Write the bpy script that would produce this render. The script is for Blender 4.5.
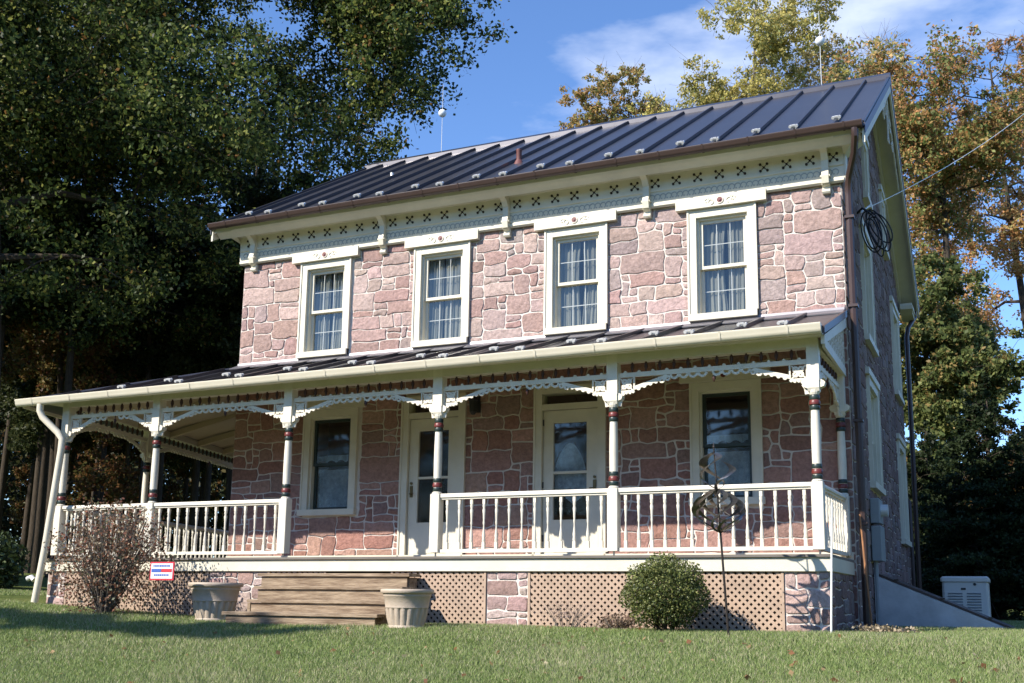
import bpy, bmesh, math, random
import numpy as np
from mathutils import Vector, Matrix

for o in list(bpy.data.objects):
    bpy.data.objects.remove(o, do_unlink=True)
scene = bpy.context.scene
COL = scene.collection

# ------------------------------------------------------------------ camera
cd = bpy.data.cameras.new("camera"); cam = bpy.data.objects.new("camera", cd); COL.objects.link(cam)
_f = Vector((-0.39399473, 0.90194032, 0.17683837)); _r = Vector((0.91711558, 0.39847, 0.01098486)); _u = Vector((0.06055709, -0.1665092, 0.9841786))
cam.matrix_world = Matrix(((_r.x, _u.x, -_f.x, 1.687), (_r.y, _u.y, -_f.y, -13.934), (_r.z, _u.z, -_f.z, 0.559), (0, 0, 0, 1)))
cd.sensor_width = 36; cd.lens = 1067.87 * 36 / 1024
cd.shift_x = -23.4 / 1024; cd.shift_y = 65.0 / 1024
cd.clip_end = 2000
scene.camera = cam
scene.render.resolution_x = 1024; scene.render.resolution_y = 683

# ------------------------------------------------------------------ sky, sun, exposure
SUN = Vector((-0.66, -1.0, 0.90)).normalized()
world = bpy.data.worlds.new("World"); scene.world = world; world.use_nodes = True
nt = world.node_tree; nt.nodes.clear()
wout = nt.nodes.new('ShaderNodeOutputWorld'); bg = nt.nodes.new('ShaderNodeBackground')
sky = nt.nodes.new('ShaderNodeTexSky'); sky.sky_type = 'NISHITA'; sky.sun_disc = False
sky.sun_elevation = math.asin(SUN.z); sky.sun_rotation = math.atan2(SUN.x, SUN.y) % (2 * math.pi)
sky.air_density = 1.0; sky.dust_density = 0.0; sky.ozone_density = 4.0
bg.inputs['Strength'].default_value = 0.112
# thin clouds, fixed to the sky's own directions
tc = nt.nodes.new('ShaderNodeTexCoord'); mp = nt.nodes.new('ShaderNodeMapping'); mp.inputs['Scale'].default_value = (1.5, 1.5, 4.2); mp.inputs['Location'].default_value = (1.35, 0.4, 0.2)
cn = nt.nodes.new('ShaderNodeTexNoise'); cn.inputs['Scale'].default_value = 1.5; cn.inputs['Detail'].default_value = 7; cn.inputs['Roughness'].default_value = 0.55
cr = nt.nodes.new('ShaderNodeValToRGB'); cr.color_ramp.elements[0].position = 0.60; cr.color_ramp.elements[0].color = (0, 0, 0, 1); cr.color_ramp.elements[1].position = 0.78; cr.color_ramp.elements[1].color = (0.75, 0.75, 0.75, 1)
cmx = nt.nodes.new('ShaderNodeMixRGB'); cmx.inputs['Color2'].default_value = (7.0, 7.4, 8.2, 1)
nt.links.new(tc.outputs['Generated'], mp.inputs['Vector']); nt.links.new(mp.outputs[0], cn.inputs['Vector']); nt.links.new(cn.outputs['Fac'], cr.inputs['Fac'])
nt.links.new(cr.outputs['Color'], cmx.inputs['Fac']); skt = nt.nodes.new('ShaderNodeMixRGB'); skt.blend_type = 'MULTIPLY'; skt.inputs[0].default_value = 1; skt.inputs[2].default_value = (0.95, 1.10, 1.32, 1)
nt.links.new(sky.outputs['Color'], skt.inputs[1]); nt.links.new(skt.outputs[0], cmx.inputs['Color1'])
nt.links.new(cmx.outputs['Color'], bg.inputs['Color']); nt.links.new(bg.outputs[0], wout.inputs[0])
sl = bpy.data.lights.new("sun", 'SUN'); sl.energy = 4.7; sl.angle = math.radians(0.53); sl.color = (1.0, 0.93, 0.82)
so = bpy.data.objects.new("sun", sl); COL.objects.link(so); so.rotation_euler = (-SUN).to_track_quat('-Z', 'Y').to_euler(); so.location = (-20, -30, 30)
scene.view_settings.view_transform = 'Standard'; scene.view_settings.look = 'None'
scene.view_settings.exposure = 0.78; scene.view_settings.gamma = 1
scene.render.engine = 'CYCLES'
scene.cycles.max_bounces = 8; scene.cycles.transparent_max_bounces = 16

# ------------------------------------------------------------------ materials
def mat(name, col, rough=0.6, var=0.0, vscale=6.0, bump=0.0, bscale=30.0, metal=0.0, spec=0.5, col2=None, stretch=(1, 1, 1), attr=None, trans=0.0, detail=5):
    m = bpy.data.materials.new(name); m.use_nodes = True; t = m.node_tree; b = t.nodes['Principled BSDF']
    b.inputs['Roughness'].default_value = rough; b.inputs['Metallic'].default_value = metal
    b.inputs['Specular IOR Level'].default_value = spec
    c = (*col, 1)
    src = None
    if attr:
        a = t.nodes.new('ShaderNodeAttribute'); a.attribute_name = attr; src = a.outputs['Color']
    if var > 0 or bump > 0:
        g = t.nodes.new('ShaderNodeTexCoord'); mpp = t.nodes.new('ShaderNodeMapping'); mpp.inputs['Scale'].default_value = stretch
        t.links.new(g.outputs['Object'], mpp.inputs[0])
    if var > 0:
        n = t.nodes.new('ShaderNodeTexNoise'); n.inputs['Scale'].default_value = vscale; n.inputs['Detail'].default_value = detail; n.inputs['Roughness'].default_value = 0.65
        t.links.new(mpp.outputs[0], n.inputs['Vector'])
        r = t.nodes.new('ShaderNodeValToRGB'); r.color_ramp.elements[0].position = 0.3; r.color_ramp.elements[1].position = 0.7
        if src is None:
            d = col2 if col2 else tuple(x * (1 - var) for x in col)
            r.color_ramp.elements[0].color = (*d, 1); r.color_ramp.elements[1].color = c
            src = r.outputs['Color']; t.links.new(n.outputs['Fac'], r.inputs['Fac'])
        else:
            r.color_ramp.elements[0].color = (1 - var, 1 - var, 1 - var, 1); r.color_ramp.elements[1].color = (1, 1, 1, 1)
            t.links.new(n.outputs['Fac'], r.inputs['Fac'])
            x = t.nodes.new('ShaderNodeMixRGB'); x.blend_type = 'MULTIPLY'; x.inputs[0].default_value = 1
            t.links.new(src, x.inputs[1]); t.links.new(r.outputs['Color'], x.inputs[2]); src = x.outputs[0]
    if src is not None: t.links.new(src, b.inputs['Base Color'])
    else: b.inputs['Base Color'].default_value = c
    if bump > 0:
        n2 = t.nodes.new('ShaderNodeTexNoise'); n2.inputs['Scale'].default_value = bscale; n2.inputs['Detail'].default_value = 6
        t.links.new(mpp.outputs[0], n2.inputs['Vector'])
        bp = t.nodes.new('ShaderNodeBump'); bp.inputs['Strength'].default_value = bump; bp.inputs['Distance'].default_value = 0.02
        t.links.new(n2.outputs['Fac'], bp.inputs['Height']); t.links.new(bp.outputs[0], b.inputs['Normal'])
    if trans > 0:
        out = t.nodes['Material Output']; tr = t.nodes.new('ShaderNodeBsdfTranslucent'); mx = t.nodes.new('ShaderNodeMixShader'); mx.inputs[0].default_value = trans
        if src is not None: t.links.new(src, tr.inputs[0])
        else: tr.inputs[0].default_value = c
        t.links.new(b.outputs[0], mx.inputs[1]); t.links.new(tr.outputs[0], mx.inputs[2]); t.links.new(mx.outputs[0], out.inputs[0])
    return m

STONE = mat('pink_sandstone', (.4, .25, .2), 0.9, var=0.48, vscale=20, bump=1.0, bscale=19, attr='tint', spec=0.2, detail=8)
for _n in STONE.node_tree.nodes:
    if _n.type == 'BUMP': _n.inputs['Distance'].default_value = 0.024
    if _n.type == 'TEX_NOISE' and _n.inputs['Scale'].default_value == 19: _n.inputs['Roughness'].default_value = 0.72; _n.inputs['Detail'].default_value = 9; _n.inputs['Distortion'].default_value = 0.6
MORTAR = mat('white_mortar', (.74, .675, .61), 0.95, var=0.22, vscale=9, bump=0.5, bscale=40, spec=0.1)
CREAM = mat('cream_paint', (.70, .655, .53), 0.5, var=0.14, vscale=3.0, bump=0.06, bscale=60)
WHITE = mat('white_paint', (.76, .71, .60), 0.5, var=0.16, vscale=5, bump=0.05, bscale=60)
TAN = mat('tan_ceiling_paint', (.42, .34, .23), 0.6, var=0.12, vscale=2)
SEAM = mat('bronze_standing_seam_metal', (.078, .076, .088), 0.33, var=0.2, vscale=1.2, bump=0.05, bscale=4, metal=0.55)
FLASH = mat('grey_flashing', (.24, .23, .25), 0.4, var=0.2, vscale=4, metal=0.4)
BROWN = mat('brown_gutter_paint', (.058, .034, .029), 0.38, var=0.2, vscale=5)
GUTW = mat('cream_gutter_paint', (.72, .66, .53), 0.32, var=0.08, vscale=4)
RED = mat('dark_red_paint', (.16, .03, .025), 0.4, var=0.2, vscale=20)
GREEN = mat('dark_green_paint', (.02, .035, .03), 0.4)
MAROON = mat('maroon_spindle_paint', (.05, .018, .014), 0.5)
HOLESHADE = mat('hole_shade_paint', (.03, .02, .015), 0.8)
CURT = mat('sheer_curtain', (.27, .285, .26), 0.9, trans=0.3)
LACE = mat('blue_white_lace', (.34, .46, .60), 0.9, var=0.45, vscale=16, trans=0.2)
INTERIOR = mat('dark_room', (.035, .03, .028), 0.9)
DECK = mat('deck_boards', (.17, .15, .13), 0.7, var=0.3, vscale=3, stretch=(1, 12, 1))
WOODW = mat('weathered_step_wood', (.40, .31, .215), 0.85, var=0.5, vscale=2.6, bump=0.5, bscale=9, stretch=(1, 9, 9), col2=(.13, .085, .055), spec=0.2)
LATT = mat('tan_lattice', (.47, .34, .25), 0.8, var=0.25, vscale=5, bump=0.2, bscale=40)
CRAWLSHADE = mat('crawlspace_shade_black', (.02, .016, .014), 1)
POTM = mat('stone_coloured_planter', (.47, .385, .30), 0.6, var=0.16, vscale=9, bump=0.15, bscale=50)
SOIL = mat('potting_soil', (.05, .035, .025), 1)
CONC = mat('painted_concrete', (.60, .60, .60), 0.8, var=0.4, vscale=2.2, bump=0.2, bscale=30)
GENM = mat('generator_beige_metal', (.62, .60, .54), 0.45, var=0.05, vscale=3)
GREYM = mat('grey_meter_metal', (.30, .33, .34), 0.45, var=0.1, vscale=6)
BLACK = mat('black_rubber', (.015, .015, .016), 0.5)
IRON = mat('rusty_dark_metal', (.085, .068, .058), 0.45, var=0.5, vscale=25, metal=0.7)
STEEL = mat('worn_copper_strip', (.30, .29, .28), 0.28, var=0.55, vscale=18, metal=0.9)
ALU = mat('pale_aluminium', (.72, .72, .70), 0.38, metal=0.25)
BARS = mat('glazing_bar_grey', (.50, .52, .53), .5)
SCROLL = mat('blue_grey_scroll_paint', (.34, .36, .34), .5)
BRASS = mat('aged_brass', (.16, .11, .05), 0.35, metal=0.9)
STAKE = mat('rusty_orange_stake_wood', (.42, .20, .09), 0.8, var=0.4, vscale=9)
STONEBARE = mat('bulb_white_glass', (.8, .82, .85), 0.15)
SIGNW = mat('sign_white', (.78, .78, .80), 0.4); SIGNR = mat('sign_red', (.55, .04, .06), 0.4); SIGNB = mat('sign_blue', (.06, .12, .42), 0.4)
BARK = mat('tree_bark', (.085, .068, .052), 0.95, var=0.5, vscale=7, bump=0.9, bscale=14, stretch=(3, 3, .6), spec=0.1)
GREYBARK = mat('grey_bark', (.16, .14, .12), 0.95, var=0.4, vscale=7, bump=0.8, bscale=14, stretch=(3, 3, .6), spec=0.1)
LEAF = mat('foliage', (.06, .08, .03), 0.5, attr='tint', trans=0.42, spec=0.18)
LEAFB = mat('boxwood_foliage', (.06, .08, .03), 0.45, attr='tint', trans=0.2, spec=0.4)
GRASSM = mat('grass_blades', (.1, .15, .05), 0.6, attr='tint', trans=0.30, spec=0.25)

def glass_mat():
    m = bpy.data.materials.new('window_glass'); m.use_nodes = True; t = m.node_tree; t.nodes.clear()
    o = t.nodes.new('ShaderNodeOutputMaterial'); g = t.nodes.new('ShaderNodeBsdfGlossy'); tr = t.nodes.new('ShaderNodeBsdfTransparent')
    g.inputs['Roughness'].default_value = 0.06; g.inputs['Color'].default_value = (.85, .83, .78, 1); tr.inputs['Color'].default_value = (.94, .94, .90, 1)
    lw = t.nodes.new('ShaderNodeLayerWeight'); lw.inputs['Blend'].default_value = 0.5; pw_ = t.nodes.new('ShaderNodeMath'); pw_.operation = 'POWER'; pw_.inputs[1].default_value = 2.6; t.links.new(lw.outputs['Facing'], pw_.inputs[0])
    f = t.nodes.new('ShaderNodeMath'); f.operation = 'MULTIPLY_ADD'; f.inputs[1].default_value = 0.75; f.inputs[2].default_value = 0.10; t.links.new(pw_.outputs[0], f.inputs[0])
    n = t.nodes.new('ShaderNodeTexNoise'); n.inputs['Scale'].default_value = 2.2; c = t.nodes.new('ShaderNodeTexCoord'); b = t.nodes.new('ShaderNodeBump'); b.inputs['Strength'].default_value = 0.12; b.inputs['Distance'].default_value = 0.02
    t.links.new(c.outputs['Object'], n.inputs[0]); t.links.new(n.outputs[0], b.inputs['Height']); t.links.new(b.outputs[0], g.inputs['Normal'])
    x = t.nodes.new('ShaderNodeMixShader'); t.links.new(f.outputs[0], x.inputs[0]); t.links.new(tr.outputs[0], x.inputs[1]); t.links.new(g.outputs[0], x.inputs[2]); t.links.new(x.outputs[0], o.inputs[0])
    return m
GLASS = glass_mat()

def lawn_mat():
    m = mat('lawn_soil_and_grass', (.13, .155, .06), 0.95, spec=0.1); t = m.node_tree; b = t.nodes['Principled BSDF']
    c = t.nodes.new('ShaderNodeTexCoord'); n1 = t.nodes.new('ShaderNodeTexNoise'); n1.inputs['Scale'].default_value = 1.1; n1.inputs['Detail'].default_value = 6
    n2 = t.nodes.new('ShaderNodeTexNoise'); n2.inputs['Scale'].default_value = 28; n2.inputs['Detail'].default_value = 8; n2.inputs['Roughness'].default_value = 0.7
    r1 = t.nodes.new('ShaderNodeValToRGB'); r1.color_ramp.elements[0].color = (.09, .135, .04, 1); r1.color_ramp.elements[1].color = (.19, .22, .08, 1); r1.color_ramp.elements[0].position = .35; r1.color_ramp.elements[1].position = .65
    r2 = t.nodes.new('ShaderNodeValToRGB'); r2.color_ramp.elements[0].color = (.45, .45, .4, 1); r2.color_ramp.elements[1].color = (1.5, 1.45, 1.3, 1); r2.color_ramp.elements[0].position = .3; r2.color_ramp.elements[1].position = .7
    x = t.nodes.new('ShaderNodeMixRGB'); x.blend_type = 'MULTIPLY'; x.inputs[0].default_value = 1
    for n in (n1, n2): t.links.new(c.outputs['Object'], n.inputs[0])
    t.links.new(n1.outputs[0], r1.inputs[0]); t.links.new(n2.outputs[0], r2.inputs[0]); t.links.new(r1.outputs[0], x.inputs[1]); t.links.new(r2.outputs[0], x.inputs[2]); t.links.new(x.outputs[0], b.inputs['Base Color'])
    bp = t.nodes.new('ShaderNodeBump'); bp.inputs['Strength'].default_value = 1; bp.inputs['Distance'].default_value = 0.06; t.links.new(n2.outputs[0], bp.inputs['Height']); t.links.new(bp.outputs[0], b.inputs['Normal'])
    return m
LAWN = lawn_mat()

# ------------------------------------------------------------------ object helpers
ROOTPOS = {}
def thing(name, label, cat, loc, group=None):
    o = bpy.data.objects.new(name, None); COL.objects.link(o); o.location = loc; o.empty_display_size = 0.2
    o['label'] = label; o['category'] = cat
    if group: o['group'] = group
    ROOTPOS[o] = Vector(loc); return o
def tag(o, label=None, cat=None, group=None, kind=None):
    if label: o['label'] = label
    if cat: o['category'] = cat
    if group: o['group'] = group
    if kind: o['kind'] = kind
    return o
def offset_of(parent):
    while parent is not None:
        if parent in ROOTPOS: return ROOTPOS[parent]
        parent = parent.parent
    return Vector((0, 0, 0))
def link(name, me, parent=None, loc=(0, 0, 0)):
    o = bpy.data.objects.new(name, me); COL.objects.link(o); o.location = loc
    if parent is not None: o.parent = parent
    return o

class MB:
    """Collects faces in world coordinates; M places a local frame."""
    def __init__(s): s.v = []; s.f = []; s.c = []; s.M = Matrix.Identity(4); s.smooth = False
    def add(s, vs, fs, tint=None):
        n = len(s.v); s.v += [s.M @ Vector(p) for p in vs]; s.f += [[i + n for i in f] for f in fs]
        s.c += [tint] * len(fs)
    def box(s, x0, x1, y0, y1, z0, z1, tint=None):
        s.add([(x0, y0, z0), (x1, y0, z0), (x1, y1, z0), (x0, y1, z0), (x0, y0, z1), (x1, y0, z1), (x1, y1, z1), (x0, y1, z1)],
              [(0, 3, 2, 1), (4, 5, 6, 7), (0, 1, 5, 4), (1, 2, 6, 5), (2, 3, 7, 6), (3, 0, 4, 7)], tint)
    def bevbox(s, x0, x1, y0, y1, z0, z1, b):
        # box with chamfered vertical edges and a small top chamfer
        ring = [(x0 + b, y0), (x1 - b, y0), (x1, y0 + b), (x1, y1 - b), (x1 - b, y1), (x0 + b, y1), (x0, y1 - b), (x0, y0 + b)]
        cx, cy = (x0 + x1) / 2, (y0 + y1) / 2
        k = lambda p, d: (p[0] - math.copysign(d, p[0] - cx), p[1] - math.copysign(d, p[1] - cy))
        vs = [(*p, z0) for p in ring] + [(*p, z1 - b) for p in ring] + [(*k(p, b), z1) for p in ring]
        fs = [[7, 6, 5, 4, 3, 2, 1, 0], list(range(16, 24))]
        for a in (0, 8):
            for i in range(8): fs.append((a + i, a + (i + 1) % 8, a + 8 + (i + 1) % 8, a + 8 + i))
        s.add(vs, fs)
    def prism(s, pts, y0, y1):          # polygon in local x,z ; thickness along y
        n = len(pts)
        s.add([(x, y0, z) for x, z in pts] + [(x, y1, z) for x, z in pts],
              [list(range(n)), list(range(2 * n - 1, n - 1, -1))] + [(i, i + n, (i + 1) % n + n, (i + 1) % n) for i in range(n)])
    def prismx(s, pts, x0, x1):         # polygon in y,z ; thickness along x
        n = len(pts)
        s.add([(x0, y, z) for y, z in pts] + [(x1, y, z) for y, z in pts],
              [list(range(n)), list(range(2 * n - 1, n - 1, -1))] + [(i, i + n, (i + 1) % n + n, (i + 1) % n) for i in range(n)])
    def strip(s, path, w, y0, y1):      # ribbon following path in x,z
        for i in range(len(path) - 1):
            (ax, az), (bx, bz) = path[i], path[i + 1]
            dx, dz = bx - ax, bz - az; L = math.hypot(dx, dz) or 1; nx, nz = -dz / L * w / 2, dx / L * w / 2
            s.prism([(ax - nx, az - nz), (bx - nx, bz - nz), (bx + nx, bz + nz), (ax + nx, az + nz)], y0 + i % 2 * .0006, y1 - i % 2 * .0006)
    def disc(s, cx, cz, r, y0, y1, n=10):
        s.prism([(cx + r * math.cos(2 * math.pi * i / n), cz + r * math.sin(2 * math.pi * i / n)) for i in range(n)], y0, y1)
    def ring(s, cx, cz, r, w, y0, y1, n=10, a0=0, a1=2 * math.pi):
        s.strip([(cx + r * math.cos(a0 + (a1 - a0) * i / n), cz + r * math.sin(a0 + (a1 - a0) * i / n)) for i in range(n + 1)], w, y0, y1)
    def lathe(s, prof, n=16, cx=0, cy=0, cap=True):
        base = len(s.v); vs = []
        for r, z in prof:
            for i in range(n): a = 2 * math.pi * i / n; vs.append((cx + r * math.cos(a), cy + r * math.sin(a), z))
        fs = []
        for k in range(len(prof) - 1):
            for i in range(n): fs.append((k * n + i, k * n + (i + 1) % n, (k + 1) * n + (i + 1) % n, (k + 1) * n + i))
        if cap: fs.append(list(range(n - 1, -1, -1))); fs.append([(len(prof) - 1) * n + i for i in range(n)])
        s.add(vs, fs)
    def tube(s, pts, rad, n=8, cap=True):
        pts = [Vector(p) for p in pts]; m = len(pts)
        if not hasattr(rad, '__len__'): rad = [rad] * m
        vs = []; fs = []; prev = None
        for i, p in enumerate(pts):
            d = (pts[min(i + 1, m - 1)] - pts[max(i - 1, 0)]).normalized()
            a = prev - d * prev.dot(d) if prev is not None else d.cross(Vector((0, 0, 1)) if abs(d.z) < .9 else Vector((1, 0, 0)))
            if a.length < 1e-6: a = d.orthogonal()
            a.normalize(); b = d.cross(a); prev = a
            for k in range(n): t = 2 * math.pi * k / n; vs.append(p + (a * math.cos(t) + b * math.sin(t)) * rad[i])
        for i in range(m - 1):
            for k in range(n): fs.append((i * n + k, i * n + (k + 1) % n, (i + 1) * n + (k + 1) % n, (i + 1) * n + k))
        if cap: fs += [list(range(n - 1, -1, -1)), [(m - 1) * n + k for k in range(n)]]
        s.add(vs, fs)
    def build(s, name, m, parent=None, local=False, smooth=None):
        off = Vector((0, 0, 0)) if local else offset_of(parent)
        me = bpy.data.meshes.new(name); me.from_pydata([tuple(p - off) for p in s.v], [], s.f); me.materials.append(m)
        if any(c is not None for c in s.c):
            a = me.color_attributes.new('tint', 'FLOAT_COLOR', 'CORNER'); arr = []
            for f, c in zip(s.f, s.c): arr += [*(c or (.4, .3, .25)), 1] * len(f)
            a.data.foreach_set('color', arr)
        bm = bmesh.new(); bm.from_mesh(me); bmesh.ops.recalc_face_normals(bm, faces=bm.faces); bm.to_mesh(me); bm.free()
        if smooth if smooth is not None else s.smooth:
            me.polygons.foreach_set('use_smooth', [True] * len(me.polygons)); me.set_sharp_from_angle(angle=math.radians(40))
        me.update()
        return link(name, me, parent)

def frame(p0, p1):       # local frame: x along p0->p1, y outwards (to the right hand side looking along x is -y)
    d = Vector((p1[0] - p0[0], p1[1] - p0[1], 0)); L = d.length; d.normalize(); y = Vector((-d.y, d.x, 0))
    return Matrix(((d.x, y.x, 0, p0[0]), (d.y, y.y, 0, p0[1]), (0, 0, 1, 0), (0, 0, 0, 1))), L

def leaves(name, P, size, tints, m, parent=None, rng=None, aspect=0.62, up=0.0, local_off=None):
    n = len(P); rng = rng or np.random.default_rng(1)
    a = rng.normal(size=(n, 3)); a /= np.linalg.norm(a, axis=1, keepdims=True)
    b = rng.normal(size=(n, 3)); b[:, 2] *= (1 - up); a[:, 2] *= (1 - up * .6)
    a /= np.linalg.norm(a, axis=1, keepdims=True)
    b -= a * (a * b).sum(1, keepdims=True); b /= np.linalg.norm(b, axis=1, keepdims=True)
    s = (size * rng.uniform(.6, 1.35, n))[:, None]
    V = np.stack([P - a * s * .5, P + b * s * .5 * aspect - a * s * .05, P + a * s * .5, P - b * s * .5 * aspect - a * s * .05], 1).reshape(-1, 3)
    off = offset_of(parent) if local_off is None else Vector(local_off)
    V = V - np.array(off)
    me = bpy.data.meshes.new(name); me.vertices.add(4 * n); me.vertices.foreach_set('co', V.ravel().astype(np.float32))
    me.loops.add(4 * n); me.loops.foreach_set('vertex_index', np.arange(4 * n, dtype=np.int32))
    me.polygons.add(n); me.polygons.foreach_set('loop_start', np.arange(0, 4 * n, 4, dtype=np.int32)); me.polygons.foreach_set('loop_total', np.full(n, 4, np.int32))
    ca = me.color_attributes.new('tint', 'FLOAT_COLOR', 'CORNER')
    C = np.ones((n, 4, 4), np.float32); C[:, :, :3] = tints[:, None, :]; ca.data.foreach_set('color', C.ravel())
    me.materials.append(m); me.update(calc_edges=True)
    return link(name, me, parent)

# ------------------------------------------------------------------ terrain
def gz(x, y):
    bx = np.interp(x, [-60, -30, -20, -11.8, -7.8, 5, 60], [1.9, 1.25, .85, .39, .21, .21, .4])
    fr = np.where(y < -2.8, -.105 * (-2.8 - y) * np.clip((-2.8 - y) / 1.2, 0, 1) ** .5, 0)
    fr = np.maximum(fr, -2.6)
    bk = np.where(y > 25, (y - 25) * .02, 0)
    return bx + fr + bk
def G(x, y): return float(gz(np.array(float(x)), np.array(float(y))))
xs = np.unique(np.concatenate([np.linspace(-600, -60, 10), np.linspace(-60, 30, 120), np.linspace(30, 600, 10)]))
ys = np.unique(np.concatenate([np.linspace(-600, -30, 8), np.linspace(-30, 20, 90), np.linspace(20, 80, 16), np.linspace(80, 700, 8)]))
X, Y = np.meshgrid(xs, ys); Z = gz(X, Y)
nx_, ny_ = len(xs), len(ys)
gv = np.stack([X, Y, Z], -1).reshape(-1, 3)
gf = [(j * nx_ + i, j * nx_ + i + 1, (j + 1) * nx_ + i + 1, (j + 1) * nx_ + i) for j in range(ny_ - 1) for i in range(nx_ - 1)]
me = bpy.data.meshes.new('ground'); me.from_pydata([tuple(p) for p in gv], [], gf); me.materials.append(LAWN); me.polygons.foreach_set('use_smooth', [True] * len(gf))
tag(link('ground', me), kind='structure')

# ------------------------------------------------------------------ house constants
HX0, HX1, HL = -9.786, 0.0, 8.452
DZ = 1.07; PY = -1.77
RX0, RX1 = -10.16, .376
ZE, ZR, YE = 6.64, 9.50, -.447
SL = (ZR - ZE) / (HL / 2 - YE)
def roofz(y): return ZE + (min(y, HL - y) - YE) * SL
house = thing('stone_house', 'two-storey pink sandstone farmhouse with a dark standing-seam metal roof', 'house', (-4.9, 4.2, .2))

# map (u,w,z) of a wall (w outwards) to the world
def MF(): return Matrix(((1, 0, 0, 0), (0, -1, 0, 0), (0, 0, 1, 0), (0, 0, 0, 1)))                 # front: x=u, y=-w
def MS(): return Matrix(((0, 1, 0, 0), (1, 0, 0, 0), (0, 0, 1, 0), (0, 0, 0, 1)))                  # right side: x=w, y=u
def ML(): return Matrix(((0, -1, 0, HX0), (1, 0, 0, 0), (0, 0, 1, 0), (0, 0, 0, 1)))               # left side
def MR(): return Matrix(((1, 0, 0, 0), (0, 1, 0, HL), (0, 0, 1, 0), (0, 0, 0, 1)))                 # rear

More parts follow.
